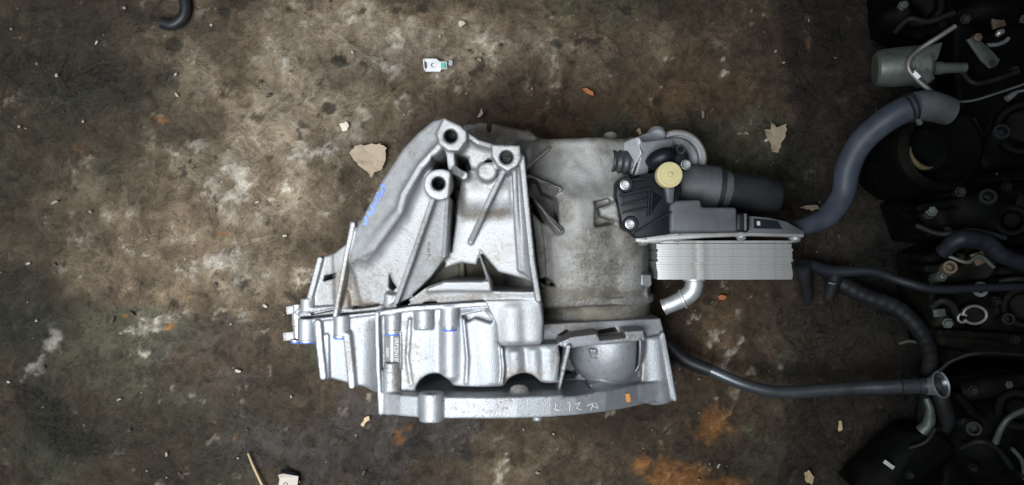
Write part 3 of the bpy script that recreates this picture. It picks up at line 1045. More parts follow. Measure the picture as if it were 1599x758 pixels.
# stiffening fins towards the bright case
c.rib((822, 262, .20), (858, 232, .19), .007, .06)
c.rib((826, 276, .205), (872, 296, .21), .007, .08)
c.rib((828, 306, .215), (875, 361, .215), .007, .09)
c.rib((836, 330, .205), (850, 445, .205), .010, .08)
c.prism([(820, 235, .165), (838, 216, .16), (858, 232, .165), (824, 262, .17)], .05, r=.002, k=.004)
c.prism([(828, 280, .195), (840, 284, .195), (868, 298, .195), (872, 350, .195), (835, 308, .195), (828, 302, .195)], .14, r=.002, k=.004, sub=True)
c.prism([(828, 312, .195), (834, 318, .195), (866, 360, .195), (846, 348, .195), (830, 330, .195)], .12, r=.002, k=.004, sub=True)
c.prism([(842, 438, .195), (850, 444, .195), (866, 446, .195), (862, 440, .195), (850, 435, .195)], .10, r=.001, k=.003, sub=True)
# small square pocket, corner lug
c.prism([(925, 315, .195), (950, 310, .195), (962, 320, .195), (962, 352, .195), (928, 355, .195)], .175, r=.003, k=.004, sub=True)
c.prism([(936, 325, .205), (966, 312, .205), (968, 345, .205), (938, 338, .205)], .1, r=.006, k=.006)
c.cyl((953, 210, .14), (953, 236, .15), .0100, .0085, rnd=.003, k=.004)
c.prism([(935, 236, .145), (968, 232, .145), (970, 250, .145), (938, 252, .145)], .05, k=.005)
c.prism([(967, 446, .165), (1009, 443, .160), (1010, 462, .160), (966, 465, .165)], .05, r=.002, k=.004)
c.prism([(972, 380, .175), (1000, 372, .165), (1012, 440, .150), (970, 450, .165)], .05, r=.006, k=.012)
c.cyl((968, 350, .165), (972, 455, .160), .028, rnd=.01, k=.012)
c.cyl((893, 240, .172), (888, 330, .178), .020, rnd=.01, k=.014)
c.prism([(846, 366, .19), (862, 372, .205), (868, 440, .205), (852, 446, .19)], .1, r=.003, k=.006)
c.cyl((914, 240, .176), (914, 256, .180), .006, rnd=.002, k=.006)
c.prism([(872, 296, .222), (838, 280, .208), (846, 300, .190), (868, 310, .200)], .12, r=.001, k=.003)
c.prism([(875, 361, .225), (836, 316, .210), (846, 344, .190), (868, 368, .205)], .12, r=.001, k=.003)
c.f += ((fbm2(c.ax[0][:, None] + 0 * c.ax[1][None, :], c.ax[1][None, :] + 0 * c.ax[0][:, None], 24, 77, 3) - .5) * .0075).astype(np.float32)[:, :, None]
me_clutch = c.mesh('clutch_housing')

# ---- pump body at the top right
p = Cast((0.11, 0.06, 0.0), (0.285, 0.185, 0.22), 0.0015)
p.cyl((1056, 250, .02), (1056, 250, .118), .041, rnd=.002, k=.003)
p.cyl((1053, 252, .10), (1053, 252, .128), .033, rnd=.003, k=.002)
p.cyl((1050, 255, .10), (1050, 255, .134), .025, rnd=.003, k=.002)
p.prism([(962, 222, .150), (975, 216, .150), (996, 212, .155), (1018, 205, .13), (1036, 208, .125), (1040, 222, .13), (1058, 224, .13), (1052, 245, .14), (1010, 272, .15), (975, 274, .15)], .03, r=.002, k=.004)
p.prism([(966, 230, .180), (978, 220, .184), (996, 213, .206), (1003, 240, .204), (994, 256, .200), (988, 274, .196), (978, 258, .182), (970, 240, .178)], .06, r=.002, k=.002)
p.prism([(997, 213, .206), (1004, 222, .198), (1050, 216, .168), (1054, 226, .168), (1030, 244, .176), (1014, 258, .190), (1013, 271, .190), (990, 275, .196), (1003, 240, .205)], .06, r=.002, k=.0015)
p.prism([(995, 262, .178), (1014, 256, .172), (1016, 268, .172), (1006, 275, .175), (992, 275, .178)], .08, r=.003, k=.004)
p.cyl((1025, 208, .118), (1026, 216, .128), .013, rnd=.003, k=.004)
me_pump = p.mesh('pump_body')

# ------------------------------------------------------------------ gearbox
GB = thing('gearbox', 'silver cast aluminium car gearbox lying on the stained floor', 'gearbox', (-0.05, 0, 0))
link('gear_core', me_core, M_CORE, GB, 'dark dirty inner body seen through the openings of the casting')
grime(me_case, [(760, 336, .26, 45, 9, .5), (785, 332, .26, 18, 6, .6), (722, 332, .26, 10, 60, .35), (760, 463, .28, 50, 8, .5), (700, 466, .27, 40, 5, .4), (530, 432, .21, 30, 22, .3),
               (575, 440, .22, 70, 50, .22), (640, 345, .25, 30, 20, .15), (820, 490, .27, 26, 40, .28), (780, 385, .25, 40, 40, .2), (560, 475, .22, 50, 8, .5), (690, 405, .25, 40, 12, .3), (545, 460, .21, 10, 14, .4)], .03, 210)
grime(me_bell, [(612, 550, .25, 12, 40, .3), (645, 525, .24, 34, 36, .35), (620, 585, .25, 20, 40, .3), (800, 520, .25, 30, 30, .25), (812, 588, .23, 34, 20, .6), (680, 590, .2, 30, 16, .5), (870, 560, .23, 16, 26, .4), (885, 488, .2, 70, 10, .6),
               (900, 512, .2, 60, 10, .5), (975, 522, .2, 50, 8, .5), (547, 560, .21, 9, 26, .55), (1002, 570, .19, 7, 55, .6), (720, 560, .24, 30, 30, .12), (560, 520, .2, 40, 30, .2), (930, 545, .2, 40, 10, .3), (860, 640, .27, 40, 10, .2)], .03, 230)
grime(me_clutch, [(930, 420, .2, 50, 45, .6), (880, 458, .19, 130, 12, .7), (900, 270, .19, 60, 40, -.2), (945, 372, .2, 30, 30, .3), (990, 400, .17, 20, 60, .1), (920, 485, .15, 120, 18, .8), (850, 300, .2, 20, 60, .4),
               (860, 240, .17, 50, 16, .2), (780, 205, .12, 80, 20, .6), (880, 380, .2, 30, 50, -.15)], .10, 250)
o_case = link('gear_case', me_case, M_CASE, GB, 'clean bright ribbed casting with three drilled bosses')
o_bell = link('bell_housing', me_bell, M_BELL, GB, 'bright casting with the curved engine flange')
o_clutch = link('clutch_housing', me_clutch, M_DIRTY, GB, 'dull dirty rounded casting with fins')
o_pump = link('pump_body', me_pump, M_PUMP, GB)
T_case, T_bell = bvh(me_case), bvh(me_bell)
T_all = [T_case, T_bell]

# dark sealing face in the split between the castings
gb = bmesh.new()
path = [W(470, 496.3, .186), W(530, 489.6, .200), W(588, 485.3, .216), W(645, 477.5, .250), W(700, 473.2, .254), W(757, 470.6, .254)]
sweep(gb, path, .0010, 6)
sweep(gb, [W(757, 470.6, .262), W(770, 480, .262), W(775.5, 507, .262), W(778, 535, .258), W(785, 540.4, .258), W(843, 537.6, .256)], .0011, 6)
link('gasket', bm_mesh('gasket', gb), M_GASKET, GB)


def ybolt(x, y, z, r, h, collar=None):
    a = Vector(W(x, y, z))
    me = lathe_mesh('bolt', [(0, 0), (0, r * 1.15), (.0018, r * 1.15), (.0018, r), (h - .001, r), (h, r * .85), (h, 0)], a, (0, -1, 0), 20)
    o = link('bolt', me, M_STEEL, GB)
    ring = lathe_mesh('paint_mark', [(h - .0022, r * 1.04), (h - .0004, r * 1.04), (h + .0006, r * .9), (h + .0006, 0)], a, (0, -1, 0), 20)
    link('paint_mark', ring, M_BLUE, o)


for (x, y, z, r, h) in ((480, 531, .194, .0105, .0036), (461.5, 531, .165, .0062, .004), (532, 524, .210, .0090, .0040), (613, 516, .247, .0082, .0058), (702, 509, .249, .0090, .0058)):
    ybolt(x, y, z, r, h)
# lugs and the side bolt at the far left
for (pts, zb) in (([(446, 479), (461, 477), (462, 490), (447, 492)], .12), ([(441, 520), (458, 518), (459, 532), (442, 533)], .12)):
    link('lug', poly_prism('lug', [W(x, y, .165) for x, y in pts], zb, .0012), M_CASE, GB)
link('side_bolt', lathe_mesh('side_bolt', [(0, 0), (0, .0062), (.010, .0062), (.011, .0075), (.028, .0075), (.029, .0065), (.045, .0065), (.045, 0)], W(464, 476, .162), (0.03, -1, 0), 18), M_BRIGHT, GB)

# data plate with its printed number
dp = link('data_plate', poly_prism('data_plate', [W(600.5, 524, .2485), W(624.5, 523, .2485), W(624.5, 576, .2485), W(600.5, 576, .2485)], -.002, .0004), M_PLATE, GB)
link('label_strip', poly_prism('label_strip', [W(610, 525, .2491), W(614, 524.9, .2491), W(614, 575, .2491), W(610, 575, .2491)], -.0008, 0), M_GREYPRINT, dp)


def text_mesh(s, size, M, name):
    cu = bpy.data.curves.new(name, 'FONT')
    cu.body = s
    cu.size = size
    cu.align_x = 'CENTER'
    cu.align_y = 'CENTER'
    cu.extrude = 0.0001
    o = bpy.data.objects.new(name, cu)
    C.objects.link(o)
    dg = bpy.context.evaluated_depsgraph_get()
    me = bpy.data.meshes.new_from_object(o.evaluated_get(dg))
    me.materials.clear()
    me.transform(M)
    bpy.data.objects.remove(o)
    return me


def rotz(a):
    return Matrix.Rotation(math.radians(a), 4, 'Z')


link('serial_number', text_mesh('0RP22N1500', .0074, Matrix.Translation(W(618.8, 549.5, .2490)) @ rotz(-90) @ Matrix.Scale(.86, 4, (1, 0, 0)), 'serial_number'), M_GREYPRINT, dp)
link('serial_number', text_mesh('50041', .0052, Matrix.Translation(W(605, 551, .2489)) @ rotz(-90), 'serial_number'), M_GREYPRINT, dp)


def strokes(name, lines, w, mat, parent, lift=.0007):
    """flat marks drawn on the casting"""
    vs, fs = [], []
    for ln in lines:
        pts = []
        for (a, b_) in zip(ln[:-1], ln[1:]):
            n = max(2, int(math.hypot(b_[0] - a[0], b_[1] - a[1]) / 1.5))
            for k in range(n):
                pts.append((a[0] + (b_[0] - a[0]) * k / n, a[1] + (b_[1] - a[1]) * k / n))
        pts.append(ln[-1])
        prev = None
        for i, q in enumerate(pts):
            a = pts[max(i - 1, 0)]
            c_ = pts[min(i + 1, len(pts) - 1)]
            dx, dy = c_[0] - a[0], c_[1] - a[1]
            l = math.hypot(dx, dy) or 1
            ww = w * (0.8 + 0.4 * random.random())
            l1 = onto(T_all, q[0] - dy / l * ww / 2, q[1] + dx / l * ww / 2, lift)
            l2 = onto(T_all, q[0] + dy / l * ww / 2, q[1] - dx / l * ww / 2, lift)
            if l1 is None or l2 is None:
                prev = None
                continue
            vs += [l1, l2]
            i1 = len(vs) - 2
            if prev is not None:
                fs.append((prev, i1, i1 + 1, prev + 1))
            prev = i1
    me = mesh_from(name, vs, fs)
    return link(name, me, mat, parent)


strokes('ink_mark', [[(596, 288), (600, 296)], [(601, 288), (598, 300), (594, 309)], [(590, 300), (594, 306)], [(588, 306), (590, 313), (584, 322)], [(580, 320), (584, 328), (578, 336)],
                     [(575, 330), (578, 338)], [(572, 338), (573, 348), (569, 352)]], 4.4, M_BLUEINK, o_case)
strokes('chalk_mark', [[(868, 630), (866, 640), (874, 641)], [(886, 630), (890, 628), (889, 642)], [(898, 632), (906, 628), (900, 638), (908, 640)], [(916, 634), (926, 630), (922, 641)], [(929, 628), (934, 638), (924, 634)]],
        1.1, M_CHALK, o_bell)
strokes('paint_dab', [[(979, 615), (981, 628)]], 7, M_ORANGE, o_bell)
strokes('cast_mark', [[(668, 378), (672, 382), (668, 385)], [(672, 378), (668, 382)], [(667, 388), (672, 390), (667, 392), (672, 394)], [(667, 398), (672, 397), (669, 401)]], 1.0, M_PLATE, o_case)

# ---- black filter head bolted beside the clutch housing
FZ = .222
fh = link('filter_head', poly_prism('filter_head', [W(x, y, FZ) for x, y in ((963, 283), (972, 278), (986, 281), (1008, 272), (1030, 268), (1062, 270), (1066, 300), (1056, 322), (1048, 366), (996, 373), (984, 362), (972, 357), (969, 338), (962, 305))],
                                    .09, .003), M_BLACK, GB)
for (a, b_) in (((966, 306), (1012, 296)), ((969, 321), (1012, 312)), ((971, 333), (1010, 326)), ((1012, 294), (1010, 338)), ((1016, 300), (1014, 335)), ((990, 364), (1046, 332)), ((984, 282), (1006, 280))):
    link('rib', box_mesh('rib', (Vector(W(*a, FZ)) + Vector(W(*b_, FZ))) / 2 + Vector((0, 0, .002)),
                         ((Vector(W(*a, FZ)) - Vector(W(*b_, FZ))).length, .0019, .020),
                         (0, 0, math.atan2(-(b_[1] - a[1]), b_[0] - a[0])), .0007), M_BLACK, fh)
link('ramp', poly_prism('ramp', [W(1015, 301, FZ + .012), W(1035, 308, FZ + .002), W(1015, 334, FZ + .004)], .2, .001), M_BLACK, fh)
for (x, y) in ((976, 289), (984, 350)):
    link('bolt_seat', lathe_mesh('bolt_seat', [(-.03, .0100), (.003, .0100), (.0045, .0090), (.0045, 0)], W(x, y, FZ), (0, 0, 1), 28), M_BLACK, fh)


def torx(x, y, z, r=.0052, axis=(0, 0, 1)):
    me = lathe_mesh('head_bolt', [(-.002, r * 1.2), (.0008, r * 1.2), (.0012, r), (.0055, r * .95), (.006, r * .8), (.006, r * .5), (.003, r * .42), (.003, 0)], W(x, y, z), axis, 24)
    return link('head_bolt', me, M_STEEL, GB)


torx(976, 289, FZ + .0045)
torx(984, 350, FZ + .0045)
torx(1071, 257.5, .205, .0055)
# cream cap and its neck
link('cap_neck', lathe_mesh('cap_neck', [(-.06, .011), (.0, .0125), (.01, .0125)], W(1045, 281, .222), (0.0, 0.03, 1), 24), M_BLACK, GB)
link('cream_cap', lathe_mesh('cream_cap', [(-.017, .0146), (-.013, .0150), (-.0125, .0160), (-.001, .0164), (.0004, .0158), (.0008, .0135), (.0002, .0128), (.0004, .0032), (.0035, .0026), (.004, 0)], W(1046, 273, .244), (0.06, 0.04, 1), 40), M_CREAM, GB)
link('spout', poly_prism('spout', [W(1038, 290, .232), W(1055, 290, .232), (W(1052, 318, .226)), W(1042, 318, .226)], .15, .003), M_GREY, GB)
# sensor plug over the pump
sp = link('sensor_plug', tube_mesh('sensor_plug', [W(1017, 257, .212), W(1024, 250, .218), W(1038, 244, .222), W(1047, 242, .216)], [.0095, .0108, .0112, .0095], 20, 6), M_BLACK, GB)
link('plug_collar', lathe_mesh('plug_collar', [(0, .0118), (.005, .0118), (.005, .0102), (0, .0102)], W(1027, 249, .219), (0.8, .35, .1), 24), M_RUBBER, sp)
link('sensor_bracket', poly_prism('sensor_bracket', [W(x, y, .200) for x, y in ((1046, 236), (1056, 226), (1066, 226), (1073, 236), (1077, 250), (1080, 262), (1068, 266), (1052, 258))], .1, .002), M_BLACK, GB)
link('bracket_eye', lathe_mesh('bracket_eye', [(0, .0065), (.004, .0065), (.004, .0038), (0, .0038)], W(1062, 234, .2005), (0, 0, 1), 24), M_RUBBER, GB)
# ridged hose port
pp = []
a0 = Vector(W(953, 252, .185))
a1 = Vector(W(992, 256, .178))
for k in range(29):
    t = k / 28
    pp.append((t * (a1 - a0).length, .0150 + .0012 * t + .0010 * math.sin(t * 8 * math.pi * 1.0)))
prof = [(.012, 0), (.012, .0105), (.001, .0128), (0, .0140)] + pp[1:] + [(pp[-1][0], 0)]
link('hose_port', lathe_mesh('hose_port', prof, a0, a1 - a0, 32, 50), M_PORT, GB)
# rust brown rims round the pump end
for (r, z, m) in ((.0415, .112, M_RUST), (.0372, .121, M_STEEL)):
    link('rim', lathe_mesh('rim', [(0, r), (.004, r + .0006), (.0085, r), (.0085, r - .0035), (0, r - .0035)], W(1056, 250, z - .002), (0, 0, 1), 64), m, GB)

# filter canister: dusty drum, seal, rubber cup
ax0 = Vector(W(1060, 288, .150))
ax1 = Vector(W(1136, 298, .148))
ax2 = Vector(W(1214, 308, .138))
d1 = ax1 - ax0
L1 = d1.length
link('filter_drum', lathe_mesh('filter_drum', [(-.012, 0), (-.012, .026), (.0, .0300), (.030, .0305), (.031, .0312), (.052, .0312), (.055, .0285), (L1, .0265), (L1, 0)], ax0, d1, 48), M_GREY, GB)
link('seal_ring', lathe_mesh('seal_ring', [(.0500, .0310), (.0510, .0326), (.0555, .0326), (.0565, .0310)], ax0, d1, 48), M_RUBBER, GB)
d2 = ax2 - ax1
L2 = d2.length
link('rubber_cup', lathe_mesh('rubber_cup', [(-.004, .0262), (.0, .0268), (L2 * .5, .0262), (L2 - .010, .0250), (L2 - .003, .0225), (L2, .018), (L2, 0)], ax1, d2, 40), M_RUBBER, GB)
# moulded cover above the gasket plate
CZ = .226
link('cover', poly_prism('cover', [W(x, y, CZ) for x, y in ((1046, 320), (1056, 313), (1095, 312), (1096, 324), (1151, 324), (1152, 362), (1046, 364))], .10, .004, 3), M_GREY, GB)
link('cover_end', poly_prism('cover_end', [W(x, y, CZ - .004) for x, y in ((1150, 333), (1166, 332), (1171, 338), (1171, 362), (1150, 362))], .10, .004, 3), M_BLACK, GB)
link('cover_rib', tube_mesh('cover_rib', [W(1164, 334, CZ - .002), W(1164, 360, CZ - .002)], .0018, 8, 0), M_GREY, GB)
lp = link('ledge', poly_prism('ledge', [W(x, y, .204) for x, y in ((1168, 337), (1200, 340), (1228, 346), (1256, 362), (1256, 366), (1168, 364))], .16, .002), M_GREY, GB)
stk = link('sticker', poly_prism('sticker', [W(x, y, .2047) for x, y in ((1177, 341), (1214, 345), (1222, 358), (1177, 357))], -.0006, 0), M_BLACK, lp)
link('print_block', poly_prism('print_block', [W(x, y, .2051) for x, y in ((1182, 345.5), (1187, 346), (1187, 352.5), (1182, 352))], -.0003, 0), M_GREYPRINT, lp)
# stamped gasket plate
gp = link('gasket_plate', poly_prism('gasket_plate', [W(x, y, .203) for x, y in ((992, 371), (1050, 364.5), (1170, 362.5), (1256, 365), (1256, 371), (1172, 369), (1100, 372), (1040, 377), (1026, 381), (993, 379))], .13, .0018, 3), M_COOL, GB)
for (x, y, z) in ((1004, 377, .200), (1057, 371, .2), (1157, 368.5, .2), (1242, 372, .198)):
    link('plate_bolt', lathe_mesh('plate_bolt', [(0, .0085), (.0016, .0085), (.002, .0062), (.006, .0058), (.007, .004), (.007, 0)], W(x, y - 2, z - .004), (0, -1, .35), 20), M_BRIGHT, GB)

# oil cooler: a stack of pressed plates
oc = link('oil_cooler', box_mesh('oil_cooler', (Vector(W(1030, 376, .17)) + Vector(W(1236, 434, .17))) / 2 + Vector((0, 0, -.0495)), (.1685, .0490, .105), bevel=.002), M_COOL, GB)
n_pl = 15
ya = W(1100, 376, .18)[1]
yb = W(1100, 436, .18)[1]
tp = (ya - yb) / n_pl
xl = W(1026, 400, .175)[0]
xr = W(1237, 400, .175)[0]
prof = []
for k in range(41):
    t = k / 40
    x = xl + (xr - xl) * t
    z = .1782 + .0012 * math.exp(-((t - .335) / .014) ** 2) - .0035 * abs(2 * t - 1) ** 5
    prof.append((x, z))
prof = [(xl, .166)] + prof + [(xr, .174)]
bm = bmesh.new()
half = tp / 2
rows = [(half * .998, -.00003), (half * .90, 0.0), (-half * .90, 0.0), (-half * .998, -.00003)]
vr = []
for (dy, dz) in rows:
    vr.append([bm.verts.new((x, dy, z + dz)) for (x, z) in prof] + [bm.verts.new((xr, dy, .06)), bm.verts.new((xl, dy, .06))])
for a, b_ in zip(vr[:-1], vr[1:]):
    n = len(a)
    for k in range(n):
        bm.faces.new((a[k], a[(k + 1) % n], b_[(k + 1) % n], b_[k]))
bm.faces.new(vr[0])
bm.faces.new(vr[-1][::-1])
me_pl = bm_mesh('plate', bm, angle=40)
for k in range(n_pl):
    o = link('plate', me_pl, M_COOL, oc)
    o.location.y += ya - tp * (k + .5) - (.0009 if k else 0)
    o.location.x += random.uniform(-.0012, .0012)
    o.location.z += random.choice((-.0009, -.0002, 0, .0001, .0002, .0008))

# water elbow under the cooler
ep = [W(1084, 430, .140), W(1084, 444, .140), W(1080, 456, .139), W(1068, 466, .136), W(1054, 473, .132), W(1038, 479.5, .128)]
el = link('water_elbow', tube_mesh('water_elbow', ep, [.0125, .0125, .0125, .0122, .0112, .0108], 24, 6, caps=False), M_BRIGHT, GB)
e0, e1 = Vector(ep[-1]), Vector(ep[-2])
dd = (e0 - e1).normalized()
link('pipe_mouth', lathe_mesh('pipe_mouth', [(-.003, .0112), (.0, .0118), (.002, .0116), (.002, .0092), (-.02, .0088), (-.02, 0)], e0, dd, 28), M_STEEL, el)
link('pipe_flange', lathe_mesh('pipe_flange', [(0, .0155), (.004, .0155), (.0048, .0142), (.0048, .0120)], W(1084, 434, .140), (0, -1, 0), 28), M_BRIGHT, el)
q0 = Vector(W(1066, 467.3, .1355))
link('collar', lathe_mesh('collar', [(-.003, .0125), (-.0022, .0142), (.0008, .0142), (.0016, .0120)], q0, dd, 28), M_BRIGHT, el)
# plug in the corner lug
pg = link('plug', lathe_mesh('plug', [(0, .0145), (.012, .0145), (.0135, .013), (.0135, 0)], W(1000, 433, .165), (0.05, -1, .25), 6), M_BRIGHT, GB)
link('plug_washer', lathe_mesh('plug_washer', [(.0, .0165), (.003, .0165), (.003, 0)], W(997, 430, .163), (0.05, -1, .25), 28), M_DKSTEEL, pg)
# clip at the right of the bell housing
link('spring_clip', tube_mesh('spring_clip', [W(1046, 572, .12), W(1060, 574, .12), W(1060, 578, .12), W(1046, 579, .12)], .0012, 8, 4), M_DKSTEEL, GB)


# ------------------------------------------------------------------ loose things round the gearbox
def hose(name, label, cat, pts, r, mat, seg=18, n=10, group=None, rough_amp=0.0):
    bm = bmesh.new()
    path = catmull(pts, n)
    rr = r
    if not hasattr(r, '__len__'):
        rr = [r] * len(path)
    else:
        rr = list(np.interp(np.linspace(0, 1, len(path)), np.linspace(0, 1, len(r)), r))
    rr = [x * (1 + rough_amp * math.sin(i * 1.7)) for i, x in enumerate(rr)]
    sweep(bm, path, rr, seg)
    o = link(name, bm_mesh(name, bm, angle=50), mat)
    return tag(o, label, cat, group)


# big coolant hose right of the cooler
t = thing('coolant_hose', 'thick grey rubber hose curving up from the oil cooler', 'hose', W(1300, 340, 0))
hp = [W(1240, 357, .155), W(1262, 352, .150), W(1292, 338, .14), W(1316, 305, .135), W(1324, 262, .14), W(1345, 222, .15), W(1385, 187, .17), W(1425, 168, .18), W(1460, 170, .18)]
link('hose_body', tube_mesh('hose_body', hp, [.010, .0122, .0152, .0160, .0168, .0168, .0172, .0176, .0165], 28, 12), M_HOSE, t)
for (a, b_) in ((W(1416, 171, .178), (1, .4, .05)), (W(1424, 168, .18), (1, .3, .05))):
    link('hose_band', lathe_mesh('hose_band', [(-.002, .0180), (-.001, .0196), (.0012, .0196), (.002, .0180)], a, b_, 28), M_RUBBER, t)
link('hose_coupler', tube_mesh('hose_coupler', [W(1428, 167, .18), W(1452, 166, .18), W(1482, 174, .175)], [.0196, .0205, .0185], 28, 6), M_GREY, t)
link('clip_tab', box_mesh('clip_tab', W(1434, 189, .185), (.006, .012, .006), (0, 0, .5), .001), M_OLDSTEEL, t)

# black steel pipe with a bright flared mouth
t = thing('filler_pipe', 'bent dark steel pipe with a bright ring at its open end', 'pipe', W(1250, 600, 0))
fp = [W(1012, 505, .05), W(1040, 535, .055), W(1070, 562, .06), W(1110, 579, .07), W(1160, 600, .08), W(1210, 612, .085), W(1260, 612, .085), W(1330, 607, .09), W(1400, 604, .10), W(1465, 602, .105)]
link('pipe_body', tube_mesh('pipe_body', fp, [.0075, .0078, .0082, .0088, .0088, .0088, .0095, .0100, .0108, .0118], 24, 12), M_DKSTEEL, t)
link('rubber_sleeve', tube_mesh('rubber_sleeve', fp[:4], [.009, .0095, .0105, .0098], 20, 10), M_RUBBER, t)
mo, mx = W(1468, 601, .116), (.50, .30, .81)
link('pipe_ring', lathe_mesh('pipe_ring', [(-.020, .0118), (-.010, .0135), (-.002, .0178), (.001, .0196), (.0026, .0198), (.0030, .0184), (.001, .0165)], mo, mx, 40), M_STEEL, t)
link('pipe_throat', lathe_mesh('pipe_throat', [(.001, .0165), (-.006, .0130), (-.018, .0100), (-.018, 0)], mo, mx, 40), M_DKSTEEL, t)
for (x, y, z) in ((1405, 603.8, .1005), (1432, 602.8, .102)):
    link('band', lathe_mesh('band', [(-.001, .0110), (-.0006, .0121), (.0006, .0121), (.001, .0110)], W(x, y, z), (1, .03, .05), 28), M_RUBBER, t)

# hooked black hose end at the top edge
hose('hose_end', 'hooked black rubber hose end at the top edge', 'hose',
     [W(262, -30, .012), W(280, -14, .012), W(289, 6, .012), W(286, 26, .012), W(270, 39, .012), W(252, 36, .012)], .0085, M_RUBBER)

# spring nut clip
t = thing('metal_clip', 'small silver U-shaped spring nut lying above the gearbox', 'clip', W(683, 102, 0))
pl = [(661, 92), (681, 92), (689, 98), (694, 98), (695, 107), (690, 107), (687, 112), (665, 112)]
bm = bmesh.new()
zz = .009
ring = [bm.verts.new(W(x, y, zz)) for x, y in pl]
cx, cy = W(677, 102, zz)[:2]
hole = [bm.verts.new((cx + .0042 * math.cos(a), cy + .0042 * math.sin(a), zz)) for a in np.linspace(0, 2 * math.pi, 17)[:-1]]
es = []
for L_ in (ring, hole):
    for k in range(len(L_)):
        es.append(bm.edges.new((L_[k], L_[(k + 1) % len(L_)])))
bmesh.ops.triangle_fill(bm, use_beauty=True, use_dissolve=False, edges=es)
for f in list(bm.faces):
    c0 = f.calc_center_median()
    if math.hypot(c0.x - cx, c0.y - cy) < .0035:
        bm.faces.remove(f)
r_ = bmesh.ops.extrude_face_region(bm, geom=list(bm.faces))
bmesh.ops.translate(bm, vec=(0, 0, -.0012), verts=[v for v in r_['geom'] if isinstance(v, bmesh.types.BMVert)])
link('upper_leaf', bm_mesh('upper_leaf', bm, angle=25), M_STEEL, t)
link('lower_leaf', poly_prism('lower_leaf', [W(x, y, .003) for x, y in ((661, 93), (698, 97), (698, 108), (664, 112))], -.002, 0), M_STEEL, t)
link('bend', box_mesh('bend', W(663, 102, .006), (.003, .018, .008), (0, 0, .12), .001), M_STEEL, t)
link('slot', box_mesh('slot', W(664.6, 101.8, .0095), (.004, .0095, .0014), (0, 0, .12), .0002), M_INK, t)
link('tongue', box_mesh('tongue', W(692, 102.6, .0092), (.007, .008, .0014), bevel=.0003), M_GREENPL, t)
link('nib', box_mesh('nib', W(703.5, 98.8, .008), (.006, .0085, .006), (0, .2, -.1), .001), M_STEEL, t)


def flake(name, label, cat, pts, mat, z=.006, curl=.006, group=None, seed=1):
    """a torn, slightly curled scrap with real thickness"""
    rs = random.Random(seed)
    P = []
    n = len(pts)
    for i in range(n):
        a, b_ = pts[i], pts[(i + 1) % n]
        for k in range(4):
            t_ = k / 4
            j = 0.07 * math.hypot(b_[0] - a[0], b_[1] - a[1]) + .25
            P.append((a[0] + (b_[0] - a[0]) * t_ + rs.uniform(-j, j), a[1] + (b_[1] - a[1]) * t_ + rs.uniform(-j, j)))
    cx = sum(q[0] for q in P) / len(P)
    cy = sum(q[1] for q in P) / len(P)
    rad = max(math.hypot(q[0] - cx, q[1] - cy) for q in P)
    bm = bmesh.new()
    rings = []
    for s in (1.0, .86, .7, .54, .36, .18):
        ring = []
        for i, (x, y) in enumerate(P):
            xx, yy = cx + (x - cx) * s, cy + (y - cy) * s
            u = math.hypot(xx - cx, yy - cy) / rad
            hz = z + curl * u * u * (0.6 + 0.8 * mnoise.noise((xx * .05, yy * .05, seed))) + .15 * rad * .001 * mnoise.noise((xx * .09, yy * .09, seed + 5.0)) + .06 * rad * .001 * mnoise.noise((xx * .3, yy * .3, seed + 9.0))
            ring.append(bm.verts.new(W(xx, yy, max(hz, .001))))
        rings.append(ring)
    cen = bm.verts.new(W(cx, cy, z))
    m = len(P)
    for a, b_ in zip(rings[:-1], rings[1:]):
        for k in range(m):
            bm.faces.new((a[k], a[(k + 1) % m], b_[(k + 1) % m], b_[k]))
    for k in range(m):
        bm.faces.new((rings[-1][k], rings[-1][(k + 1) % m], cen))
    r_ = bmesh.ops.extrude_face_region(bm, geom=list(bm.faces))
    bmesh.ops.translate(bm, vec=(0, 0, -.001), verts=[v for v in r_['geom'] if isinstance(v, bmesh.types.BMVert)])
    o = link(name, bm_mesh(name, bm, angle=60), mat)
    return tag(o, label, cat, group)


flake('paper_scrap', 'crumpled tan paper scrap beside the upper left edge of the gearbox', 'paper', [(546, 240), (553, 229), (575, 225), (592, 225), (602, 230), (600, 255), (596, 266), (584, 270), (580, 279), (574, 268), (560, 258)], M_PAPER, .010, .010, seed=4)
flake('torn_paper', 'jagged torn tan paper on the dark floor above the rubber hose', 'paper', [(1194, 202), (1203, 203), (1206, 192), (1214, 199), (1228, 193), (1227, 212), (1220, 224), (1216, 238), (1207, 238), (1202, 222)], M_PAPER, .010, .008, seed=8)
flake('paper_shred', 'narrow tan paper shred between the black rubber cup and the hose', 'paper', [(1249, 324), (1262, 321), (1276, 321), (1281, 326), (1270, 329), (1258, 327)], M_PAPER, .006, .003, seed=9)
flake('wood_chip', 'pale splintered wood chip below the gearbox flange', 'wood chip', [(563, 664), (570, 652), (576, 650), (577, 656), (572, 659), (567, 667)], M_WOOD, .006, .002, seed=10)
flake('brown_chip', 'tan chip lying against the top of the grey pump', 'chip', [(994, 203), (999, 200), (1003, 209), (998, 211)], M_WOOD, .03, .002, seed=12)
flake('orange_flake', 'bright orange flake on the brown floor above the dull casting', 'chip', [(908, 139), (915, 138), (927, 144), (926, 149), (916, 146)], M_BRICK, .004, .002, seed=13)
flake('orange_fragment', 'bright orange fragment below the oil cooler', 'chip', [(1121, 463), (1128, 460), (1135, 464), (1130, 469), (1123, 468)], M_BRICK, .004, .001, seed=14)
flake('white_pebble', 'round cream pebble chip above the metal clip', 'chip', [(716, 34), (722, 32), (727, 36), (722, 41), (717, 42)], M_STONE, .006, -.002, seed=15)
flake('pink_chip', 'pinkish cement chip left of the gearbox boss above the paper scrap', 'chip', [(530, 194), (541, 190), (545, 196), (542, 204), (534, 205)], M_STONE, .006, -.002, seed=16)
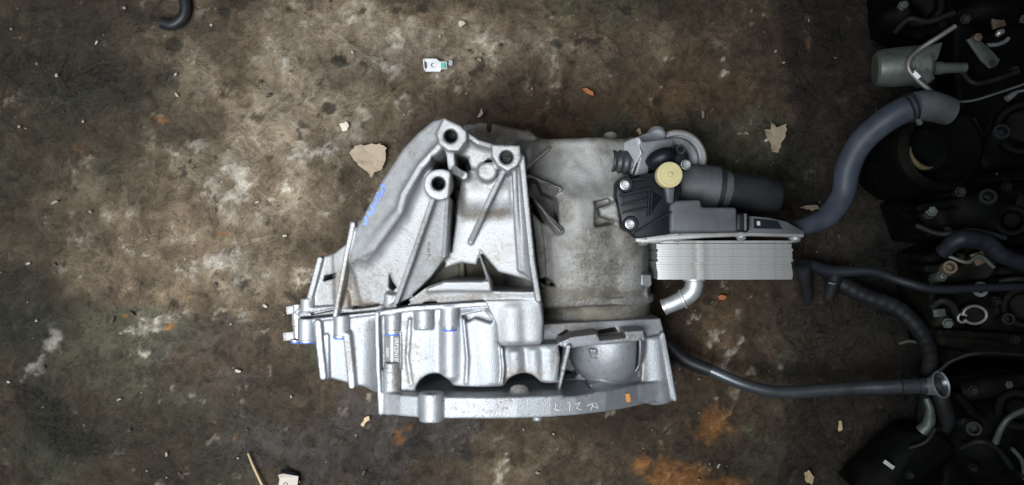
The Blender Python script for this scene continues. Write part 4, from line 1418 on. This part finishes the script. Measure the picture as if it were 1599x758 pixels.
flake('thin_leaf', 'small dry leaf sliver just above the topmost boss', 'leaf', [(745, 182), (752, 170), (754, 178), (748, 184)], M_PAPER, .01, .002, seed=17)
flake('yellow_chip', 'yellowish chip on dark floor near the lower right corner', 'chip', [(1310, 658), (1314, 657), (1315, 672), (1310, 674)], M_WOOD, .004, .001, seed=18)
flake('rust_chip', 'largest ochre chip at the bottom edge right of the rust stain', 'chip', [(1256, 738), (1264, 735), (1272, 746), (1268, 757), (1258, 752)], M_WOOD, .004, .001, seed=19)
# stick and label at the bottom edge
tag(link('stick', tube_mesh('stick', [W(387, 708, .004), W(396, 730, .004), W(412, 764, .004)], [.0014, .0018, .0018], 8, 4), M_WOOD), 'thin pale stick at the bottom edge', 'stick')
t = thing('card_label', 'pale folded cardboard tag at the bottom edge', 'card', W(450, 752, 0))
link('card_face', poly_prism('card_face', [W(x, y, .012) for x, y in ((437, 745), (466, 744), (463, 775), (432, 775))], -.0015, .0004), M_CARD, t)
link('card_fold', poly_prism('card_fold', [W(434, 742, .008), W(442, 740, .008), W(466, 744, .013), W(436, 748, .013)], -.0012, .0003), M_CARD, t)
link('dark_edge', poly_prism('dark_edge', [W(441, 732, .004), W(466, 740, .004), W(463, 745, .009), W(437, 738, .009)], -.0012, .0003), M_BLACK, t)
vs = []
bm = bmesh.new()
sweep(bm, catmull([W(442, 757, .0122), W(446, 754, .0122), W(449, 757, .0122), W(446, 763, .0122)], 5), .0006, 6)
link('ink_stroke', bm_mesh('ink_stroke', bm), M_INK, t)

# countless small chips of grit and crumbs of dirt trodden into the floor
rs = random.Random(11)
for (nm, cnt, mat, lab, big) in (('grit', 230, M_CHIP, 'small pale chips of grit scattered over the floor', 1.0), ('dirt_crumbs', 170, M_CRUMB, 'dark brown crumbs of dirt scattered over the floor', 1.25)):
    bm = bmesh.new()
    for k in range(cnt):
        x = rs.uniform(-40, 1640)
        y = rs.uniform(-30, 790)
        q = rs.choice((.0006, .0008, .0009, .0011, .0018, .0006, .0008, .0026)) * rs.uniform(.7, 1.2) * big
        if x > 1250 and rs.random() < .4:
            continue
        M = Matrix.Translation(W(x, y, .0002)) @ Matrix.Rotation(rs.uniform(0, 6.28), 4, 'Z') @ Matrix.Rotation(rs.uniform(-.4, .4), 4, 'X') @ Matrix.Diagonal((q * rs.uniform(.8, 2.4), q, q * .5, 1))
        r_ = bmesh.ops.create_icosphere(bm, subdivisions=1, radius=1, matrix=M)
        for v in r_['verts']:
            v.co += Vector((rs.uniform(-1, 1), rs.uniform(-1, 1), rs.uniform(-1, 1))) * q * .3
    o = link(nm, bm_mesh(nm, bm, smooth=False), mat)
    o['kind'] = 'stuff'
    o['label'] = lab

# ------------------------------------------------------------------ dark heap of engine parts on the right
# old canister with its pipe and bracket
t = thing('canister', 'grey-green metal canister with a bent pipe at the top right', 'canister', W(1420, 105, 0))
ca, cb = Vector(W(1366, 108, .12)), Vector(W(1450, 101, .135))
d = cb - ca
L = d.length
link('can_body', lathe_mesh('can_body', [(0, 0), (0, .021), (.003, .0245), (.010, .0265), (L * .5, .0275), (L - .004, .0275), (L, .025), (L, 0)], ca, d, 40), M_OLDSTEEL, t)
link('can_bracket', poly_prism('can_bracket', [W(x, y, .158) for x, y in ((1428, 82), (1446, 72), (1474, 64), (1466, 92), (1452, 104), (1462, 122), (1448, 134), (1432, 122))], .13, .003), M_OLDSTEEL, t)
link('can_spigot', lathe_mesh('can_spigot', [(0, .009), (.012, .009), (.012, .0075), (.045, .0068), (.046, 0)], W(1456, 107, .15), (1, .02, 0), 20), M_OLDSTEEL, t)
link('can_pipe', tube_mesh('can_pipe', [W(1492, 41, .185), W(1466, 58, .18), W(1438, 76, .172), (W(1421, 92, .17)), W(1419, 108, .17), W(1430, 122, .17), W(1450, 140, .17), W(1472, 158, .17)], .0034, 14, 8), M_DULLSTEEL, t)
link('pipe_nut', lathe_mesh('pipe_nut', [(-.005, .0052), (.005, .0052), (.005, 0)], W(1431, 117, .171), (.7, -.7, 0), 6), M_STEEL, t)

# drilled strap
t = thing('steel_strap', 'short grey steel strap with a slotted hole at the top right', 'bracket', W(1535, 85, 0))
link('strap_plate', poly_prism('strap_plate', [W(x, y, .12) for x, y in ((1510, 62), (1522, 56), (1548, 78), (1562, 94), (1556, 104), (1546, 107), (1532, 94))], -.004, .001), M_OLDSTEEL, t)
link('strap_hole', lathe_mesh('strap_hole', [(0, 0), (0, .0055), (.0006, .0052), (.0006, 0)], W(1550, 99, .1203), (0, 0, 1), 20), M_GASKET, t)
link('strap_bolt', lathe_mesh('strap_bolt', [(-.004, .006), (.006, .006), (.007, .004), (.007, 0)], W(1524, 60, .122), (0, 0, 1), 6), M_RUST, t)
hose('silver_pipe_end', 'short curved silver pipe end above the steel strap', 'pipe', [W(1541, 71, .1), W(1556, 70, .1), W(1568, 66, .1), W(1575, 60, .1)], .003, M_STEEL)
hose('silver_plug', 'tiny bright plug above the steel strap', 'plug', [W(1556, 57, .11), W(1560, 52, .112), W(1566, 49, .112)], [.003, .0045, .004], M_STEEL)
# wires
hose('wire', 'long thin grey wire running right from the hose coupler', 'wire', [W(1484, 160, .16), W(1520, 157, .16), W(1560, 145, .17), (W(1610, 128, .18))], .0017, M_GREY, 8)
hose('connector_wire', 'thin wire with a bright end at the right edge', 'wire', [W(1572, 155, .14), W(1582, 148, .14), W(1592, 143, .14), W(1612, 140, .14)], [.0045, .0040, .002, .002], M_STEEL, 10)

# round dark housing under the hose coupler
t = thing('round_housing', 'round oily black housing with a pale crescent inside, below the hose coupler', 'housing', W(1450, 235, 0))
link('housing_drum', lathe_mesh('housing_drum', [(0, .070), (.10, .066), (.125, .060), (.135, .050), (.112, .042), (.100, .032), (.09, .030), (.09, 0)], np.array([*W(1466, 232, .12)[:2], 0.0]), (0, 0, 1), 48), M_GRIME, t)
link('housing_foot', poly_prism('housing_foot', [W(x, y, .05) for x, y in ((1362, 222), (1386, 214), (1410, 270), (1400, 292), (1384, 284), (1372, 258))], 0.0, .004), M_GRIME, t)
bm = bmesh.new()
cc = W(1448, 236, .118)
ths = np.linspace(math.radians(165), math.radians(290), 22)
sweep(bm, [(cc[0] + .024 * math.cos(a), cc[1] + .024 * math.sin(a), cc[2]) for a in ths], [.0005 + .0042 * math.sin(math.pi * k / 21) for k in range(22)], 10)
link('crescent', bm_mesh('crescent', bm), M_CRES, t)


def casting(name, label, cat, outline, z, mat, bumps, seed, depth=None):
    """an oily lump of iron: blended blocks, bosses and bores"""
    rs = random.Random(seed)
    xs = [W(x, y, z)[0] for x, y in outline]
    ys = [W(x, y, z)[1] for x, y in outline]
    q = Cast((min(xs) - .03, min(ys) - .03, -.004), (max(xs) + .03, max(ys) + .03, z + .07), .003)
    q.prism([(x, y, z) for x, y in outline], 0.0, r=.008, k=.008, draft=.05)
    for bb in bumps:
        if bb[0] == 'c':
            q.cyl(bb[1], bb[2], bb[3], rnd=.003, k=.006)
        elif bb[0] == 'h':
            q.cyl(bb[1], bb[2], bb[3], rnd=.001, k=.004, sub=True)
        elif bb[0] == 'r':
            q.rib(bb[1], bb[2], bb[3], .05, k=.006)
        elif bb[0] == 'e':
            q.ell(bb[1], bb[2], bb[3], bb[4], k=.012)
    o = link(name, q.mesh(name), mat)
    return tag(o, label, cat)


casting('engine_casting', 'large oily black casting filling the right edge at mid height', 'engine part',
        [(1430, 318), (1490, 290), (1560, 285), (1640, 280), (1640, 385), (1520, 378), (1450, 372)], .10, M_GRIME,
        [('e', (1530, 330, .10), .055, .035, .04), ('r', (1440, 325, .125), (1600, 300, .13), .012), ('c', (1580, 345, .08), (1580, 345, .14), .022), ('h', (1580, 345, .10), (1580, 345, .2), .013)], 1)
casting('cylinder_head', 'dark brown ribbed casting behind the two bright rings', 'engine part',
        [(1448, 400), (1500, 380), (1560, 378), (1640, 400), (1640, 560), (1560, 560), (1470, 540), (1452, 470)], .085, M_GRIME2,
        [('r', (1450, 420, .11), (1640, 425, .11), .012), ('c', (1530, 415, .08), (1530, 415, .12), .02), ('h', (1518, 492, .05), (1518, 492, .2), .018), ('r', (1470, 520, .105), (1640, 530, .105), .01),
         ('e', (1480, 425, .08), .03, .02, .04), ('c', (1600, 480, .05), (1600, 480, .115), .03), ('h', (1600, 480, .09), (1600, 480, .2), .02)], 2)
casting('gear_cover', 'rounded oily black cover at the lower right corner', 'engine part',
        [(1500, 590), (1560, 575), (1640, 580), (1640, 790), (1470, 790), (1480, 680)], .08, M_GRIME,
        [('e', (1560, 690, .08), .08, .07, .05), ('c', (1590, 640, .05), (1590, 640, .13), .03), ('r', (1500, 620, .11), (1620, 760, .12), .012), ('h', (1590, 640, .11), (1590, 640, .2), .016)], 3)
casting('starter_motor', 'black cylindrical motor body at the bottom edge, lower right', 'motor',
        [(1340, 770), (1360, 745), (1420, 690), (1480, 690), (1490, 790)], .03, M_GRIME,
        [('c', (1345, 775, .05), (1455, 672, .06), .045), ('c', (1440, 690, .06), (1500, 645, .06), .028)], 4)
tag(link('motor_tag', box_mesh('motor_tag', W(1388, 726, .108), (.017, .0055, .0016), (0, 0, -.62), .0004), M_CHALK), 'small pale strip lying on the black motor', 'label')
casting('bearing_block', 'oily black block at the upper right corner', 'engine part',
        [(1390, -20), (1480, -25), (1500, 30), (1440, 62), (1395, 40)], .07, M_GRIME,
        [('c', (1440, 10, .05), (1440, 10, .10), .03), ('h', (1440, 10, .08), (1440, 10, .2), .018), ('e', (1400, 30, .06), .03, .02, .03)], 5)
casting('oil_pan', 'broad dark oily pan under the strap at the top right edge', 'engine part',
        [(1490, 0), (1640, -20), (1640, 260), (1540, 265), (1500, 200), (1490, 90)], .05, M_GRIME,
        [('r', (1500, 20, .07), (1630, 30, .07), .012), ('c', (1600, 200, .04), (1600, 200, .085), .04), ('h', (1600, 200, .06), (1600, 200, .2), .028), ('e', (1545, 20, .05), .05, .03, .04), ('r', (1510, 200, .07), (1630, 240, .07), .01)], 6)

def fit(parent_name, items, seed):
    """bolts, stubs and thin pipes that belong to one of the iron lumps"""
    par = bpy.data.objects[parent_name]
    rs = random.Random(seed)
    for it in items:
        if it[0] == 'b':
            r = it[4] if len(it) > 4 else .006
            m = lathe_mesh('bolt', [(-.02, r * 1.3), (.001, r * 1.3), (.001, r), (.006, r), (.007, r * .8), (.007, 0)], W(*it[1:4]), (rs.uniform(-.4, .1), rs.uniform(-.3, .3), 1), 6)
            link('bolt', m, rs.choice((M_OLDSTEEL, M_GRIME2, M_DKHOSE, M_DKHOSE)), par)
        elif it[0] == 'p':
            link('pipe', tube_mesh('pipe', [W(*q) for q in it[1]], it[2], 10, 6), it[3], par)
        elif it[0] == 's':
            link('stub', lathe_mesh('stub', [(-.03, it[4]), (.012, it[4]), (.014, it[4] * .9), (.014, it[4] * .6), (.0, it[4] * .55), (.0, 0)], W(*it[1:4]), it[5], 20), it[6], par)
        elif it[0] == 'w':
            link('bracket', poly_prism('bracket', [W(*q) for q in it[1]], -.005, .001), it[2], par)


fit('engine_casting', [('b', 1455, 330, .125), ('b', 1500, 300, .13), ('b', 1572, 292, .135), ('b', 1480, 360, .12, .004), ('p', [(1430, 352, .12), (1470, 366, .13), (1520, 360, .14), (1570, 372, .14)], .004, M_DKHOSE),
                       ('s', 1540, 312, .135, .012, (-.4, .3, 1), M_DKHOSE), ('w', [(1592, 300, .14), (1612, 310, .14), (1602, 338, .14), (1584, 328, .14)], M_GRIME2)], 1)
fit('cylinder_head', [('b', 1470, 432, .115), ('b', 1500, 402, .12, .005), ('b', 1560, 398, .12), ('b', 1480, 505, .11), ('b', 1556, 470, .11, .005), ('b', 1585, 530, .11), ('p', [(1480, 400, .12), (1510, 410, .13), (1530, 400, .13), (1552, 418, .13)], .003, M_OLDSTEEL),
                      ('p', [(1455, 480, .11), (1470, 470, .12), (1486, 476, .12), (1494, 492, .11)], .005, M_DKHOSE), ('w', [(1516, 398, .125), (1534, 392, .125), (1546, 408, .125), (1526, 416, .125)], M_RUST),
                      ('w', [(1458, 484, .115), (1476, 482, .115), (1478, 494, .115), (1460, 496, .115)], M_OLDSTEEL), ('s', 1480, 420, .12, .010, (-.3, .2, 1), M_RUST), ('p', [(1560, 440, .12), (1590, 436, .13), (1620, 442, .13)], .004, M_DKHOSE),
                      ('s', 1570, 500, .11, .009, (-.3, .2, 1), M_DKHOSE)], 2)
fit('gear_cover', [('b', 1520, 610, .11), ('b', 1572, 600, .11), ('b', 1508, 660, .11, .005), ('b', 1520, 730, .13, .005), ('p', [(1500, 700, .13), (1530, 690, .15), (1556, 700, .15), (1580, 730, .14)], .004, M_DKHOSE),
                   ('s', 1518, 668, .12, .011, (-.4, .1, 1), M_DKHOSE), ('p', [(1580, 700, .15), (1596, 720, .15), (1600, 748, .14)], .003, M_OLDSTEEL), ('b', 1598, 742, .14, .004)], 3)
fit('oil_pan', [('b', 1508, 30, .08), ('b', 1600, 30, .08, .005), ('b', 1520, 230, .08), ('b', 1585, 110, .07, .005), ('p', [(1500, 110, .08), (1520, 130, .09), (1550, 126, .09), (1590, 112, .09)], .004, M_DKHOSE), ('p', [(1500, 180, .09), (1512, 215, .1), (1508, 250, .1)], .005, M_DKHOSE),
                ('p', [(1520, 185, .09), (1530, 215, .1), (1526, 250, .1)], .004, M_DKHOSE), ('w', [(1548, 26, .08), (1566, 22, .08), (1572, 40, .08), (1552, 46, .08)], M_RUST), ('s', 1560, 210, .08, .012, (-.3, .2, 1), M_DKHOSE)], 4)
fit('bearing_block', [('b', 1410, 10, .09), ('b', 1470, 40, .09), ('b', 1470, -5, .09), ('p', [(1398, 50, .08), (1420, 30, .11), (1450, 34, .11), (1490, 20, .11)], .004, M_DKHOSE)], 5)
fit('starter_motor', [('b', 1420, 742, .10, .005), ('b', 1462, 668, .10, .005), ('p', [(1420, 700, .11), (1446, 690, .12), (1460, 670, .12)], .003, M_DKHOSE)], 6)

# two bright rings
t = thing('ring_seal', 'bright metal ring with a small side loop on the dark casting', 'ring', W(1518, 492, 0))
bm = bmesh.new()
cc = W(1522, 492, .118)
sweep(bm, [(cc[0] + .0165 * math.cos(a), cc[1] + .0125 * math.sin(a), cc[2]) for a in np.linspace(-2.6, 3.2, 40)], .0020, 10)
link('large_loop', bm_mesh('large_loop', bm), M_STEEL, t)
bm = bmesh.new()
cc = W(1503, 497, .118)
sweep(bm, [(cc[0] + .0065 * math.cos(a), cc[1] + .006 * math.sin(a), cc[2]) for a in np.linspace(.6, 5.4, 24)], .0018, 10)
link('small_loop', bm_mesh('small_loop', bm), M_STEEL, t)
o = link('ring_washer', lathe_mesh('ring_washer', [(0, .011), (.003, .0105), (.003, .0055), (0, .0055)], W(1530, 452, .119), (0, 0, 1), 28), M_STEEL)
tag(o, 'bright round washer half hidden under the long straight hose', 'washer')

# hoses over the heap
hose('straight_hose', 'long straight dark hose crossing above the two bright rings', 'hose', [W(1262, 412, .03), W(1300, 424, .06), W(1360, 424, .10), W(1410, 440, .13), W(1460, 452, .14), W(1530, 450, .14), (W(1640, 447, .14))], [.008, .009, .0065, .006, .006, .0055, .0055], M_DKSTRAIGHT, 14)
hose('ribbed_hose', 'brown-black ribbed hose bending down behind the steel pipe', 'hose', [W(1282, 418, .03), W(1310, 440, .05), W(1350, 462, .06), W(1400, 482, .07), W(1436, 516, .08), W(1452, 556, .075), W(1448, 600, .06), W(1446, 660, .05)], [.010, .013, .0125, .013, .012, .011, .011, .012], M_DKHOSE, 18, 12, None, .05)
hose('hose_stub', 'short black hose stub standing below the cooler corner', 'hose', [W(1252, 412, .05), W(1256, 432, .04), W(1262, 470, .015)], [.012, .010, .007], M_RUBBER)
t = thing('hose_connector', 'black plastic hose connector with a bright clip near the cooler corner', 'connector', W(1300, 440, 0))
link('connector_body', tube_mesh('connector_body', [W(1306, 428, .06), W(1300, 446, .055), W(1294, 466, .05)], [.012, .011, .008], 16, 6), M_DKHOSE, t)
link('connector_clip', box_mesh('connector_clip', W(1299, 443, .075), (.010, .0018, .002), (0, 0, -.15), .0004), M_STEEL, t)
hose('upper_hose', 'dusty dark hose sloping down to the right edge above the straight hose', 'hose', [W(1470, 395, .13), W(1500, 374, .15), W(1540, 380, .15), W(1570, 402, .15), W(1640, 425, .15)], [.010, .012, .012, .011, .010], M_DKSTRAIGHT, 16, 8, None, .03)
hose('hanging_hose', 'short thick dark hose passing below the ring of the steel pipe', 'hose', [W(1462, 590, .08), W(1470, 625, .085), W(1478, 660, .08), W(1468, 700, .06)], [.010, .0125, .0125, .012], M_DKHOSE)
hose('green_tube', 'thin greenish tube below the ring of the steel pipe', 'hose', [W(1446, 622, .10), W(1452, 640, .10), W(1450, 662, .095), W(1440, 674, .09)], [.004, .006, .009, .010], M_OLDSTEEL)
hose('bent_tube', 'thin curved tube catching light at the lower right corner', 'hose', [W(1554, 692, .15), W(1564, 668, .16), W(1580, 650, .165), W(1620, 632, .165)], [.0045, .0040, .004, .004], M_OLDSTEEL)
hose('thin_cable', 'thin black cable arching right from the bright pipe ring', 'cable', [W(1466, 580, .11), W(1486, 564, .12), W(1520, 553, .13), W(1570, 552, .13), W(1640, 560, .12)], .0030, M_DKHOSE, 10)
hose('short_rod', 'short pale rod left of the ribbed hose', 'rod', [W(1404, 537, .06), W(1420, 533, .06), W(1436, 536, .06)], .0022, M_OLDSTEEL, 10)
hose('lower_hose', 'thick dark hose running right from the bright pipe ring', 'hose', [W(1500, 612, .09), W(1540, 606, .10), W(1590, 598, .10), W(1650, 594, .10)], .015, M_GRIME2)
